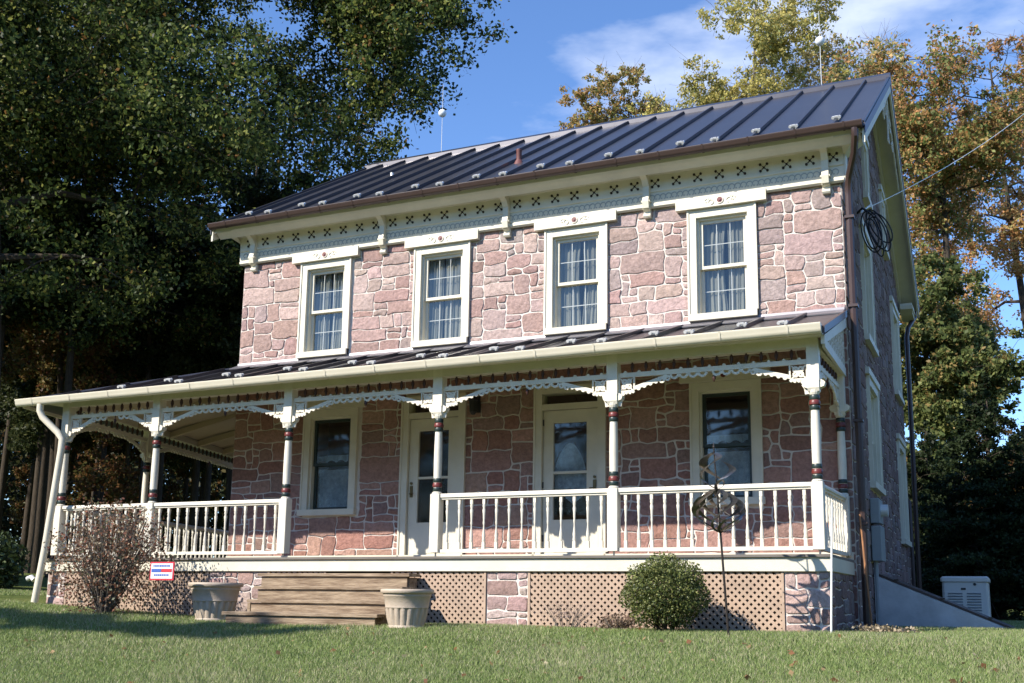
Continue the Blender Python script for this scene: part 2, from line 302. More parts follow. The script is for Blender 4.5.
def stones(M, u0, u1, z0, z1, ops, seed, parent, name='stonework', top=None, cu=.128, cz=.102, pal=None, mortar=True, wback=-.001, depth=.22, maxs=5, gap=.0085):
    """coursed rubble: individually shaped blocks over a mortar face with real openings"""
    rng = random.Random(seed)
    nx, nz = max(1, round((u1 - u0) / cu)), max(1, round((z1 - z0) / cz)); du, dz = (u1 - u0) / nx, (z1 - z0) / nz
    occ = [[False] * nx for _ in range(nz)]
    for j in range(nz):
        for i in range(nx):
            uc, zc = u0 + (i + .5) * du, z0 + (j + .5) * dz
            if any(a < uc < b and c < zc < d for a, b, c, d in ops): occ[j][i] = True
            if top and zc + dz * .5 > top(uc): occ[j][i] = True
    jit = {}
    def node(i, j):
        if (i, j) not in jit:
            ju = 0 if i in (0, nx) else rng.uniform(-.16, .16) * du; jz = 0 if j in (0, nz) else rng.uniform(-.19, .19) * dz
            jit[(i, j)] = (u0 + i * du + ju, z0 + j * dz + jz)
        return jit[(i, j)]
    sizes = [(5, 3), (6, 4), (4, 3), (3, 2), (3, 3), (2, 2), (4, 2), (2, 1), (3, 1), (2, 3), (1, 2), (1, 1), (5, 2)]
    wts = [5, 2.5, 7, 10, 5, 8, 9, 6, 5, 4, 3, 3, 6]
    if maxs < 5: sizes, wts = sizes[3:], wts[3:]
    pal = pal or [(.55, .39, .35), (.52, .36, .325), (.60, .45, .41), (.47, .31, .275), (.56, .41, .375), (.46, .365, .345), (.50, .335, .30), (.62, .48, .43)]
    mb = MB(); mb.M = M
    order = [(i, j) for j in range(nz) for i in range(nx)]
    for i, j in order:
        if occ[j][i]: continue
        best = (1, 1)
        for _ in range(7):
            a, b = rng.choices(sizes, wts)[0]
            if i + a <= nx and j + b <= nz and all(not occ[j + q][i + p] for p in range(a) for q in range(b)): best = (a, b); break
        a, b = best
        if best == (1, 1) and i + 2 <= nx and not occ[j][i + 1] and rng.random() < .8: a = 2
        for p in range(a):
            for q in range(b): occ[j + q][i + p] = True
        per = []
        for p in range(a): per.append((i + p, j, (0 if p else 1, 1)))
        for q in range(b): per.append((i + a, j + q, (-1, 0 if q else 1)))
        for p in range(a): per.append((i + a - p, j + b, (0 if p else -1, -1)))
        for q in range(b): per.append((i, j + b - q, (1, 0 if q else -1)))
        g = gap * rng.uniform(.75, 1.3)
        pts = []
        for (pi, pj, (sx, sz)) in per:
            x, z = node(pi, pj); c = sx != 0 and sz != 0
            k = g * (1.35 if c else 1)
            pts.append((x + sx * k, z + sz * k))
        # round the corners: chop each corner in two
        out = []
        n = len(pts)
        for q in range(n):
            if per[q][2][0] != 0 and per[q][2][1] != 0:
                for other in (pts[q - 1], pts[(q + 1) % n]):
                    L = math.hypot(other[0] - pts[q][0], other[1] - pts[q][1]) or 1; t = min(.4, .012 / L)
                    out.append((pts[q][0] + (other[0] - pts[q][0]) * t, pts[q][1] + (other[1] - pts[q][1]) * t))
            else: out.append(pts[q])
        pts = out; n = len(pts); cx = sum(p[0] for p in pts) / n; cz_ = sum(p[1] for p in pts) / n
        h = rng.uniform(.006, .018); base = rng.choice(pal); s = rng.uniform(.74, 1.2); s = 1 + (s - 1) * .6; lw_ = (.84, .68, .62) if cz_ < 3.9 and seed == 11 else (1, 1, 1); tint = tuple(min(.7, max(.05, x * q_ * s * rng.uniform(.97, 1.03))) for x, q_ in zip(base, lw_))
        vs = [(x, .002, z) for x, z in pts]
        def ins(d, w): 
            o = []
            for x, z in pts:
                L = math.hypot(cx - x, cz_ - z) or 1; o.append((x + (cx - x) / L * d, w + rng.uniform(-.003, .003), z + (cz_ - z) / L * d))
            return o
        vs += ins(.002, h * .85) + ins(.010, h + .001); vs.append((cx, h + rng.uniform(.0, .012), cz_))
        fs = []
        for r in (0, 1):
            for q in range(n): fs.append((r * n + q, r * n + (q + 1) % n, (r + 1) * n + (q + 1) % n, (r + 1) * n + q))
        for q in range(n): fs.append((2 * n + q, 2 * n + (q + 1) % n, 3 * n))
        mb.add(vs, fs, tint)
    st = mb.build(name, STONE, parent)
    if mortar:
        mm = MB(); mm.M = M
        us = sorted({u0, u1} | {v for o in ops for v in (o[0] + .05, o[1] - .05) if u0 < v < u1}); zs = sorted({z0, z1} | {v for o in ops for v in (o[2] + .04, o[3] - .04) if z0 < v < z1})
        for a, b in zip(us, us[1:]):
            for c, d in zip(zs, zs[1:]):
                um, zm = (a + b) / 2, (c + d) / 2
                if any(o[0] < um < o[1] and o[2] < zm < o[3] for o in ops): continue
                mm.add([(a, wback, c), (b, wback, c), (b, wback, d), (a, wback, d)], [(0, 1, 2, 3)])
        for o in ops:
            a, b, c, d = o[0] + .05, o[1] - .05, o[2] + .04, o[3] - .04
            for P in ([(a, wback, c), (a, wback, d), (a, -depth, d), (a, -depth, c)], [(b, wback, c), (b, wback, d), (b, -depth, d), (b, -depth, c)],
                      [(a, wback, c), (b, wback, c), (b, -depth, c), (a, -depth, c)], [(a, wback, d), (b, wback, d), (b, -depth, d), (a, -depth, d)]):
                mm.add(P, [(0, 1, 2, 3)])
        if top:
            tp = [(u0, z1)] + [(u, top(u)) for u in (u0, (u0 + u1) / 2, u1)] + [(u1, z1)]
            mm.add([(u, wback, z) for u, z in tp], [list(range(len(tp)))])
        mm.build('mortar', MORTAR, st)
    return st

# window and door openings (u0,u1,z0,z1 = outer casing)
UPW = [(-8.587, -7.640), (-6.461, -5.504), (-4.251, -3.290), (-2.087, -1.141)]
UZ0, UZ1 = 4.325, 5.92
front_ops = [(a, b, UZ0, UZ1) for a, b in UPW] + [(-8.385, -7.40, 1.79, 3.45), (-2.09, -1.14, 1.80, 3.46), (-6.59, -5.52, 1.0, 3.56), (-4.39, -3.32, 1.0, 3.56)]
side_ops = [(1.85, 3.15, 2.16, 3.80), (6.45, 7.75, 1.60, 3.50), (1.85, 3.05, 4.32, 6.05), (6.45, 7.70, 4.34, 6.10), (2.55, 3.2, 6.75, 7.85), (5.25, 5.9, 6.75, 7.85)]

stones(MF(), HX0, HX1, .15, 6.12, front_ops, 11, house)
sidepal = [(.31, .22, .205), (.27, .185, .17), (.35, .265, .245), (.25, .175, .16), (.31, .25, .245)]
gtop = lambda u: roofz(u) - .12
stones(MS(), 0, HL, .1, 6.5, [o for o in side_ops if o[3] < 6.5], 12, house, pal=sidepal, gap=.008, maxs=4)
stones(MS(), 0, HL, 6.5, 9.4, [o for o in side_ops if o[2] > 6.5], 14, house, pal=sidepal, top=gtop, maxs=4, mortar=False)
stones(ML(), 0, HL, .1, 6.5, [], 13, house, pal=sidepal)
# gable mortar triangles + rear wall, floors inside
mb = MB()
for x in (HX1 - .001, HX0 + .001):
    ops = [o for o in side_ops if o[2] > 6.5] if x > -1 else []
    us = sorted({0, HL, HL / 2} | {v for o in ops for v in (o[0] + .05, o[1] - .05)})
    for a, b in zip(us, us[1:]):
        um = (a + b) / 2; hit = [o for o in ops if o[0] < um < o[1]]
        if hit:
            mb.add([(x, a, 6.5), (x, b, 6.5), (x, b, hit[0][2] + .04), (x, a, hit[0][2] + .04)], [(0, 1, 2, 3)])
            mb.add([(x, a, hit[0][3] - .04), (x, b, hit[0][3] - .04), (x, b, roofz(b) - .1), (x, a, roofz(a) - .1)], [(0, 1, 2, 3)])
        else: mb.add([(x, a, 6.5), (x, b, 6.5), (x, b, roofz(b) - .1), (x, a, roofz(a) - .1)], [(0, 1, 2, 3)])
mb.add([(HX0, HL, .1), (HX1, HL, .1), (HX1, HL, 6.5), (HX0, HL, 6.5)], [(0, 1, 2, 3)])
mb.build('gable_mortar', MORTAR, house)
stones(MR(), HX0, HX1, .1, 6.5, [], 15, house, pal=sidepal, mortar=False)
mb = MB()
for z in (1.0, 4.0, 6.6): mb.box(HX0 + .05, HX1 - .05, .24, HL - .05, z - .02, z)
for x in (-7.0, -4.8, -2.6): mb.box(x - .02, x + .02, .24, HL - .05, 1.0, 6.5)
mb.box(HX0 + .05, HX1 - .05, 2.6, 2.64, 1.0, 6.5)
mb.build('interior_room', INTERIOR, house)

def window(M, u0, u1, z0, z1, name='window', cols=3, rows=2, casing=.115, curtain='sheer', lintel=False, glassbox=None, seed=0, sill=True, screen=False):
    """frame is the part; sash, pane, curtain, lintel are its sub-parts"""
    mb = MB(); mb.M = M; P = .045
    mb.box(u0, u0 + casing, -.16, P, z0, z1); mb.box(u1 - casing, u1, -.16, P, z0, z1)
    mb.box(u0 + casing, u1 - casing, -.16, P - .002, z1 - casing, z1)
    mb.box(u0 - (.03 if sill else 0), u1 + (.03 if sill else 0), -.16, P + .045, z0 - .002, z0 + .09)
    # blind stops
    a, b, c, d = u0 + casing, u1 - casing, z0 + .09, z1 - casing
    mb.box(a, a + .03, -.15, -.005, c, d); mb.box(b - .03, b, -.15, -.006, c, d); mb.box(a + .03, b - .03, -.15, -.007, d - .03, d)
    # thin back-band
    mb.box(u0 - .012, u0 + .016, -.01, P + .014, z0 + .09, z1); mb.box(u1 - .016, u1 + .012, -.01, P + .014, z0 + .09, z1)
    fr = mb.build(name, CREAM, house)
    a += .03; b -= .03; d -= .03; s = .045; zm = c + (d - c) * .5
    sb = MB(); sb.M = M; gb_ = MB(); gb_.M = M
    for (lo, hi, w0, w1) in ((zm - .02, d, -.085, -.045), (c, zm + .02, -.125, -.088)):
        sb.box(a, a + s, w0, w1, lo, hi); sb.box(b - s, b, w0, w1, lo, hi); sb.box(a + s, b - s, w0, w1, hi - s, hi); sb.box(a + s, b - s, w0, w1, lo, lo + s)
        if cols:
            for k in range(1, cols): u = a + s + (b - a - 2 * s) * k / cols; gb_.box(u - .0055, u + .0055, w0 + .008, w0 + .016, lo + s, hi - s)
            for k in range(1, rows): z = lo + s + (hi - lo - 2 * s) * k / rows; gb_.box(a + s, b - s, w0 + .007, w0 + .015, z - .0055, z + .0055)
    sb.build('sash', CREAM if not screen else GREEN, fr)
    if gb_.v: gb_.build('glazing_bars', BARS, fr)
    pb = MB(); pb.M = M
    pb.add([(a, -.060, zm), (b, -.060, zm), (b, -.060, d), (a, -.060, d)], [(0, 1, 2, 3)])
    pb.add([(a, -.100, c), (b, -.100, c), (b, -.100, zm + .02), (a, -.100, zm + .02)], [(0, 1, 2, 3)])
    pb.build('pane', GLASS, fr)
    rg = random.Random(seed)
    if curtain == 'sheer':
        # a pair of gathered sheers, parted a little, each pulled to a different height
        cb = MB(); cb.M = M; n = 44; ph = rg.uniform(0, 6)
        part = rg.uniform(.42, .58); pulls = [(.0, .0), (.10, .14), (.16, .03), (.04, .08)][seed % 4]
        for side in (0, 1):
            lo_u, hi_u = (a - .02, a + (b - a) * (part - .02)) if side == 0 else (a + (b - a) * (part + .01), b + .02)
            rowsn = 14; vs = []; fs = []
            for j in range(rowsn + 1):
                t = j / rowsn; zz = d + .02 - (d + .02 - c) * t
                pull = .18 * math.sin(math.pi * min(1, t * 1.1)) * (b - a) * 2.2 * pulls[side]
                for i in range(n + 1):
                    k = i / n; u = lo_u + (hi_u - lo_u) * k
                    if side == 0: u = lo_u + (hi_u - pull - lo_u) * k
                    else: u = hi_u - (hi_u - pull - lo_u) * (1 - k)
                    vs.append((u, -.155 + .014 * math.sin(k * 30 + ph + side * 2 + t * 1.2) + .006 * math.sin(k * 71 + t * 5), zz))
            for j in range(rowsn):
                for i in range(n): q = j * (n + 1) + i; fs.append((q, q + 1, q + n + 2, q + n + 1))
            cb.add(vs, fs)
        cb.build('curtain', CURT, fr, smooth=True)
    elif curtain == 'lace':
        cb = MB(); cb.M = M; n = 30
        def panel(zt, zb, scal):
            vs = []; fs = []
            for i in range(n + 1):
                k = i / n; u = a - .01 + (b - a + .02) * k; w = -.17 + .012 * math.sin(k * 26)
                vs += [(u, w, zt), (u, w, zb + scal * abs(math.sin(k * math.pi * 4)))]
            for i in range(n): fs.append((2 * i, 2 * i + 1, 2 * i + 3, 2 * i + 2))
            cb.add(vs, fs)
        panel(zm + .16, zm + .03, .05); panel(zm - .07, c, 0)
        cb.build('lace_curtain', LACE, fr, smooth=True)
    elif curtain == 'shade':
        cb = MB(); cb.M = M; cb.box(a, b, -.19, -.18, zm - .1, d); cb.build('roller_shade', CURT, fr)
    if lintel:
        lb = MB(); lb.M = M; lb.box(u0 - .16, u1 + .16, -.02, .10, UZ1 + .004, UZ1 + .162); lt = lb.build('lintel', CREAM, fr)
        ornament(M, (u0 + u1) / 2, UZ1 + .083, .10, lt)
    return fr

def ornament(M, uc, zc, w, parent):
    ob = MB(); ob.M = M
    ob.ring(uc, zc, .046, .013, w - .002, w + .012, 14)
    for s in (-1, 1):
        ob.ring(uc + s * .125, zc - .012, .036, .011, w - .001, w + .010, 10, 0 if s > 0 else math.pi, (math.pi * 1.5) if s > 0 else -math.pi * .5)
        ob.ring(uc + s * .19, zc + .012, .026, .010, w - .001, w + .009, 9, 0, math.pi * 1.6)
        ob.ring(uc + s * .165, zc - .02, .06, .008, w, w + .008, 8, math.pi * .15, math.pi * .85)
    ob.build('scroll_carving', WHITE, parent)
    rb = MB(); rb.M = M; rb.disc(uc, zc, .040, w, w + .014, 14); rb.disc(uc, zc, .018, w + .014, w + .024, 10); rb.build('rosette', RED, parent)

for i, (a, b) in enumerate(UPW): window(MF(), a, b, UZ0, UZ1, lintel=True, seed=i + 3, sill=False)
for a, b, c, d in front_ops[4:6]:
    fr = window(MF(), a, b, c, d, cols=0, curtain='lace', seed=9, screen=True)
    hb = MB(); hb.M = MF(); hb.box(a - .14, b + .14, -.02, .09, d + .004, d + .15); h = hb.build('lintel', CREAM, fr); ornament(MF(), (a + b) / 2, d + .08, .09, h)
for k, (a, b, c, d) in enumerate(side_ops): 
    fr = window(MS(), a, b, c, d, cols=2 if k > 3 else 3, curtain='shade' if k < 4 else None, seed=20)
    hb = MB(); hb.M = MS(); hb.box(a - .1, b + .1, -.02, .07, d + .003, d + .10); hb.build('lintel', CREAM, fr)

def door(u0, u1, hinge):
    M = MF(); c = .11; z0, z1 = DZ + .005, 3.56
    mb = MB(); mb.M = M
    mb.box(u0, u0 + c, -.16, .045, z0, z1); mb.box(u1 - c, u1, -.16, .045, z0, z1); mb.box(u0 + c, u1 - c, -.16, .043, z1 - .10, z1)
    mb.box(u0 + c, u1 - c, -.16, .035, 3.22, 3.305); mb.box(u0 + c, u1 - c, -.16, .07, z0, z0 + .03)
    mb.box(u0 - .014, u0 + .014, -.01, .06, z0, z1); mb.box(u1 - .014, u1 + .014, -.01, .06, z0, z1)
    fr = mb.build('door_frame', CREAM, house)
    pb = MB(); pb.M = M; pb.add([(u0 + c, -.08, 3.30), (u1 - c, -.08, 3.30), (u1 - c, -.08, 3.46), (u0 + c, -.08, 3.46)], [(0, 1, 2, 3)]); pb.build('transom_pane', GLASS, fr)
    a, b = u0 + c + .008, u1 - c - .008; g0, g1 = a + .135, b - .15
    gb, gt = 1.63, 3.05
    db = MB(); db.M = M
    db.box(a, g0, -.06, -.012, z0 + .035, 3.21); db.box(g1, b, -.06, -.012, z0 + .035, 3.21); db.box(g0, g1, -.06, -.0125, gt, 3.21); db.box(g0, g1, -.06, -.0125, z0 + .035, gb)
    db.box(g0, g1, -.055, -.018, 2.30, 2.335)
    for (x0, x1_, zz0, zz1) in ((g0, g0 + .02, gb, gt), (g1 - .02, g1, gb, gt), (g0 + .02, g1 - .02, gt - .02, gt), (g0 + .02, g1 - .02, gb, gb + .02)): db.box(x0, x1_, -.05, -.006, zz0, zz1)
    db.box(g0 + .03, g1 - .03, -.03, -.006, 1.2, 1.5)
    d = db.build('door', CREAM, house)
    pb = MB(); pb.M = M; pb.add([(g0, -.035, gb), (g1, -.035, gb), (g1, -.035, gt), (g0, -.035, gt)], [(0, 1, 2, 3)]); pb.build('pane', GLASS, d)
    if u0 > -5:     # pulled lace arch behind the second door
        cb = MB(); cb.M = M; n = 20; um = (g0 + g1) / 2 + .05; vs = []; fs = []
        for i in range(n + 1):
            k = i / n; u = g0 + (g1 - g0) * k; zt = 2.25 + .5 * math.sin(math.pi * min(1, k * 1.05 + .05)) ** .7
            vs += [(u, -.12 + .01 * math.sin(k * 22), zt), (u, -.12 + .01 * math.sin(k * 22), 1.95 + .06 * math.sin(k * 9))]
        for i in range(n): fs.append((2 * i, 2 * i + 1, 2 * i + 3, 2 * i + 2))
        cb.add(vs, fs); cb.build('lace_curtain', LACE, d, smooth=True)
    hx = a + .05 if hinge == 'r' else b - .05
    hb = MB(); hb.M = M; hb.box(hx - .022, hx + .022, -.012, .004, 2.03, 2.20); hb.tube([(hx, .0, 2.07), (hx, .045, 2.08), (hx + (.06 if hinge == 'r' else -.06), .05, 2.08)], .009); hb.disc(hx, 2.24, .02, -.012, .012); hb.build('handle', BRASS, d)
    hg = MB(); hg.M = M; hh = b if hinge == 'r' else a
    for z in (1.35, 2.1, 3.0): hg.box(hh - .008, hh + .008, -.02, .004, z, z + .09)
    hg.build('hinge', BLACK, d)
door(-6.59, -5.52, 'r'); door(-4.39, -3.32, 'l')

# ------------------------------------------------------------------ main roof
mb = MB(); T = .05
YM = HL / 2; YB = HL - YE
prof = [(YE - .02, ZE - .02), (YM, ZR), (YB + .02, ZE - .02), (YB + .02, ZE - .02 - T), (YM, ZR - T), (YE - .02, ZE - .02 - T)]
mb.prismx(prof, RX0, RX1)
def seam(mbx, x, y0, z0_, y1, z1_, w=.015, h=.048):
    d = Vector((0, y1 - y0, z1_ - z0_)); n = Vector((0, -d.z, d.y)).normalized() * h
    a = Vector((x, y0, z0_)); b = Vector((x, y1, z1_))
    if n.z < 0: n = -n
    vs = [a + Vector((-w, 0, 0)), a + Vector((w, 0, 0)), a + Vector((w, 0, 0)) + n, a + Vector((-w, 0, 0)) + n, b + Vector((-w, 0, 0)), b + Vector((w, 0, 0)), b + Vector((w, 0, 0)) + n, b + Vector((-w, 0, 0)) + n]
    mbx.add(vs, [(0, 1, 2, 3), (7, 6, 5, 4), (0, 4, 5, 1), (1, 5, 6, 2), (2, 6, 7, 3), (3, 7, 4, 0)])
SX = [-.022 - .5395 * k for k in range(19)]
for x in SX:
    seam(mb, x, YE + .06, roofz(YE + .06), YM, ZR); seam(mb, x, YB - .06, roofz(YE + .06), YM, ZR)
for x in (RX0 + .02, RX1 - .02): seam(mb, x, YE, ZE, YM, ZR, .02, .03); seam(mb, x, YB, ZE, YM, ZR, .02, .03)
mb.prismx([(YM - .16, ZR - .16 * SL + .078), (YM, ZR + .09), (YM + .16, ZR - .16 * SL + .078), (YM + .16, ZR - .16 * SL + .0), (YM, ZR + .01), (YM - .16, ZR - .16 * SL)], RX0 - .01, RX1 + .01)
mb.prismx([(YE - .045, ZE - .06), (YE - .045, ZE - .018), (YE + .02, ZE + .018), (YE + .02, ZE - .01)], RX0 - .012, RX1 + .012)
for f_ in ((lambda y: y), (lambda y: HL - y)):
    for xa, xb in ((RX1 - .004, RX1 + .010), (RX0 - .010, RX0 + .004)):
        mb.prismx([(f_(YE - .02), ZE - .021), (f_(YM), ZR - .001), (f_(YM), ZR - .13), (f_(YE - .02), ZE - .15)], xa, xb)
roof = mb.build('roof', SEAM, house)

gm = MB()      # snow guard: clamp with two rounded lobes
gm.box(-.045, .045, -.016, .016, 0, .035)
for s in (-1, 1): gm.tube([(s * .042, -.03, .036), (s * .042, .03, .036)], .021, 8)
gm.box(-.022, .022, -.022, .022, .036, .058)
first_guard = gm.build('snow_guard', ALU, roof, local=True, smooth=True); GUARD = first_guard.data
bpy.data.objects.remove(first_guard)
def guard(x, y, z, parent):
    o = link('snow_guard', GUARD, parent, tuple(Vector((x, y, z)) - offset_of(parent))); return o
for k, x in enumerate(SX):
    y = YE + (.42 if k % 2 == 0 else .24); guard(x, y, roofz(y) + .03, roof).rotation_euler = (math.atan(SL), 0, 0)

# cornice
mb = MB()
def run(y0, y1, z0, z1): mb.box(HX0 - .30, HX1 + .30, y0, y1, z0, z1)
mb.prismx([(-.04, 6.03), (-.06, 6.03), (-.085, 6.05), (-.085, 6.085), (-.055, 6.10), (-.055, 6.26), (-.075, 6.27), (-.075, 6.30), (-.052, 6.31), (-.09, 6.50), (-.36, 6.545), (-.40, 6.56), (-.42, 6.58), (-.445, 6.585), (-.04, 6.585)], HX0 - .05, HX1 + .05)
mb.prismx([(-.30, 6.44), (-.34, 6.47), (-.39, 6.50), (-.425, 6.53), (-.44, 6.585), (-.25, 6.585)], HX0 - .30, HX1 + .32)
for sx, xw in ((-1, HX0), (1, HX1)):
    mb.prism([(xw + sx * .052, 6.04), (xw + sx * .07, 6.12), (xw + sx * .08, 6.44), (xw + sx * .052, 6.44)], -.055, .12)
    mb.add([(xw + sx * .052, -.07, 6.42), (xw + sx * .08, -.07, 6.42), (xw + sx * .08, .12, 6.42), (xw + sx * .052, .12, 6.42), (xw + sx * .052, -.40, 6.583), (xw + sx * .29, -.40, 6.583), (xw + sx * .29, .12, 6.583), (xw + sx * .052, .12, 6.583)], [(0, 3, 2, 1), (4, 5, 6, 7), (0, 1, 5, 4), (1, 2, 6, 5), (2, 3, 7, 6), (3, 0, 4, 7)])
cor = mb.build('cornice', CREAM, house)
mb = MB(); mb.M = MF()
quin = []
x = -.078
while x > HX0 + .1: quin.append(x); x -= .3086
for x in quin:
    for dx, dz in ((0, 0), (-.047, .043), (.047, .043), (-.047, -.043), (.047, -.043)):
        mb.disc(x + dx, 6.39 + dz, .015 if dx == 0 else .019, .05, .0785 + dz * .2, 8)
    for s in (-1, 1): mb.strip([(x - .03, 6.39 - s * .03), (x + .03, 6.39 + s * .03)], .008, .05, .0765)
mb.build('quincunx_hole_shade', HOLESHADE, cor)  # raised dark discs, coloured as the shade inside pierced holes
mb = MB(); mb.M = MF(); x = HX0 + .05
while x < -.04:
    mb.ring(x, 6.185, .042, .012, .05, .063, 8, -math.pi * .35, math.pi * 1.05); mb.disc(x - .02, 6.16, .012, .05, .062, 6); x += .082
mb.build('scroll_frieze', SCROLL, cor)
for x in (-9.55, -7.03, -4.87, -2.67, -.185):
    mb = MB(); mb.M = MF()
    mb.prismx([(.05, 6.02), (.14, 6.02), (.16, 6.12), (.13, 6.22), (.13, 6.34), (.20, 6.42), (.30, 6.47), (.30, 6.52), (.05, 6.52)], x - .045, x + .045)
    mb.prismx([(.0, 5.90), (.07, 5.90), (.085, 5.92), (.085, 5.95), (.06, 5.965), (.06, 5.99), (.11, 6.01), (.12, 6.06), (.12, 6.11), (.0, 6.11)], x - .052, x + .052)
    mb.box(x - .062, x + .062, .0, .15, 6.105, 6.13)
    mb.build('bracket', CREAM, cor)
# rake fascia, soffits, eave returns
for xa, xb, xw in ((RX1 - .035, RX1 - .001, HX1), (RX0 + .001, RX0 + .035, HX0)):
    mb = MB()
    for s in (0, 1):
        f = (lambda y: y) if s == 0 else (lambda y: HL - y)
        h = .19
        pr = [(f(YE - .0), ZE - .075), (f(YM), ZR - .055), (f(YM), ZR - .055 - h * 1.15), (f(YE), ZE - .075 - h)]
        mb.prismx(pr, xa, xb)
        x0, x1_ = (xw - .02, xa) if xw == HX1 else (xb, xw + .02)
        mb.prismx([(f(YE + .02), ZE - .08), (f(YM), ZR - .07), (f(YM), ZR - .115), (f(YE + .02), ZE - .125)], x0, x1_)
        xo = (xw + .002, xw + .06) if xw == HX1 else (xw - .06, xw - .002)
        mb.prismx([(f(0), roofz(0) - .13), (f(YM), ZR - .118), (f(YM), ZR - .40), (f(0), roofz(0) - .36)], *xo)
        xr = (xw + .055, xa - .06) if xw == HX1 else (xb + .06, xw - .055)
        if s: mb.prismx([(f(-.445), 6.30), (f(-.445), 6.52), (f(.25), 6.52), (f(.25), 6.40), (f(.0), 6.33)], *xr)
        if s: mb.prismx([(f(-.46), 6.40), (f(-.47), 6.47), (f(.27), 6.47), (f(.25), 6.40)], xr[0] - .0, xr[1] + .02 if xw == HX1 else xr[1])
    rk = mb.build('rake_board', CREAM, house)
    if xw == HX1:      # fretwork in the gable peak
        ob = MB(); ob.M = Matrix(((0, 1, 0, .30), (1, 0, 0, YM), (0, 0, 1, ZR), (0, 0, 0, 1)))
        for s in (-1, 1):
            for k, (u, z, r) in enumerate(((.25, -.42, .10), (.55, -.55, .09), (.85, -.78, .10), (1.2, -.98, .08), (1.5, -1.2, .09), (.38, -.72, .12), (.72, -.98, .08))):
                ob.ring(s * u, z, r, .035, -.01, .012, 10)
            ob.strip([(0, -.35), (s * .5, -.72), (s * 1.1, -1.05), (s * 1.75, -1.42)], .05, -.01, .012)
        ob.strip([(0, -.15), (0, -1.15)], .06, -.011, .013); ob.disc(0, -1.15, .07, -.01, .012)
        ob.build('gable_fretwork', WHITE, rk)

# gutters and downspouts
def gutter(parent, x0, x1, yb, ztop0, ztop1, m, w=.10, h=.088, name='gutter', straps=None, M=None):
    mb = MB()
    if M is not None: mb.M = M
    n = 8; t = .006; L = x1 - x0; seg = []
    def prof(zt): 
        o = [(yb, zt)] + [(yb - w / 2 + w / 2 * math.cos(math.pi * k / n * 1.0), zt - .03 - (h - .03) * math.sin(math.pi * k / n)) for k in range(n + 1)] + [(yb - w - .012, zt - .012), (yb - w - .012, zt), (yb - w + .004, zt)]
        return o
    A, B = prof(ztop0), prof(ztop1); inner = lambda P: [(y + (t if y < yb - w / 2 else -t), z + t) for y, z in P]
    k = len(A); vs = [(x0, *p) for p in A] + [(x1, *p) for p in B] + [(x0, *p) for p in inner(A)] + [(x1, *p) for p in inner(B)]
    fs = [(i, i + 1, k + i + 1, k + i) for i in range(k - 1)] + [(2 * k + i, 3 * k + i, 3 * k + i + 1, 2 * k + i + 1) for i in range(k - 1)]
    fs += [list(range(k)), list(range(k, 2 * k))]
    mb.add(vs, fs)
    if straps:
        x = x0 + .35
        while x < x1 - .1:
            zt = ztop0 + (ztop1 - ztop0) * (x - x0) / L; P = [(yb - w / 2 + (w / 2 + .008) * math.cos(math.pi * q / n), zt - .03 - (h - .022) * math.sin(math.pi * q / n)) for q in range(n + 1)] + [(yb - w - .02, zt + .004)]
            vs = [(x - .012, *p) for p in P] + [(x + .012, *p) for p in P]; q = len(P); mb.add(vs, [(i, i + 1, q + i + 1, q + i) for i in range(q - 1)])
            x += straps
    return mb.build(name, m, parent, smooth=True)
gutter(house, RX0 + .02, RX1 - .02, YE - .025, ZE - .005, ZE - .005, BROWN, straps=.62)
gutter(house, RX0 + .02, RX1 - .02, -.0, 0, 0, BROWN, M=Matrix(((1, 0, 0, 0), (0, -1, 0, YB + .025), (0, 0, 1, ZE - .005), (0, 0, 0, 1))))
def rectpipe(pts, w=.075, name='downspout', m=BROWN, parent=house, n=4):
    mb = MB(); mb.tube(pts, w * .62, 8); return mb.build(name, m, parent, smooth=True)
dsp = rectpipe([(.26, YE - .08, 6.55), (.26, YE - .075, 6.46), (.22, -.34, 6.30), (.12, -.15, 6.05), (.10, -.085, 5.94), (.10, -.08, 5.8), (.10, -.08, 1.2), (.10, -.08, .30), (.16, -.22, .24)])
for z in (5.5, 4.3, 2.8, 1.5): mb = MB(); mb.box(.04, .16, -.14, .0, z, z + .035); mb.build('pipe_strap', BROWN, dsp)
rectpipe([(.28, YB + .06, 6.55), (.28, YB + .05, 6.4), (.16, HL + .18, 6.1), (.13, HL + .13, 5.9), (.13, HL + .13, .25)])
rectpipe([(-.02, HL + .12, 2.6), (.05, HL - .25, 2.5), (.06, HL - .3, 2.3), (.06, HL - .3, .25)], .055)

# roof fittings
mb = MB(); y = 1.2; z = roofz(y); mb.lathe([(.045, z - .05), (.045, z + .19), (.05, z + .20), (.05, z + .22), (.035, z + .22)], 12, -5.27, y); mb.lathe([(.10, z - .07), (.055, z + .03)], 12, -5.27, y); mb.build('vent_pipe', mat('red_oxide_pipe', (.16, .06, .05), .5), house, smooth=True)
mb = MB(); y = 2.0; z = roofz(y); mb.lathe([(.03, z - .03), (.03, z + .08), (.035, z + .09)], 10, -8.2, y); mb.build('vent_pipe', ALU, house)
for x, zt in ((-8.42, 11.06), (-.776, 11.0)):
    mb = MB(); mb.tube([(x, YM, ZR), (x, YM, zt)], [.007, .004], 6); r = mb.build('lightning_rod', ALU, house)
    bm_ = bmesh.new(); bmesh.ops.create_uvsphere(bm_, u_segments=16, v_segments=10, radius=.085, matrix=Matrix.Translation(Vector((x, YM, 10.42)) - offset_of(house)))
    me = bpy.data.meshes.new('glass_ball'); bm_.to_mesh(me); bm_.free(); me.polygons.foreach_set('use_smooth', [True] * len(me.polygons)); me.materials.append(STONEBARE); link('glass_ball', me, r)

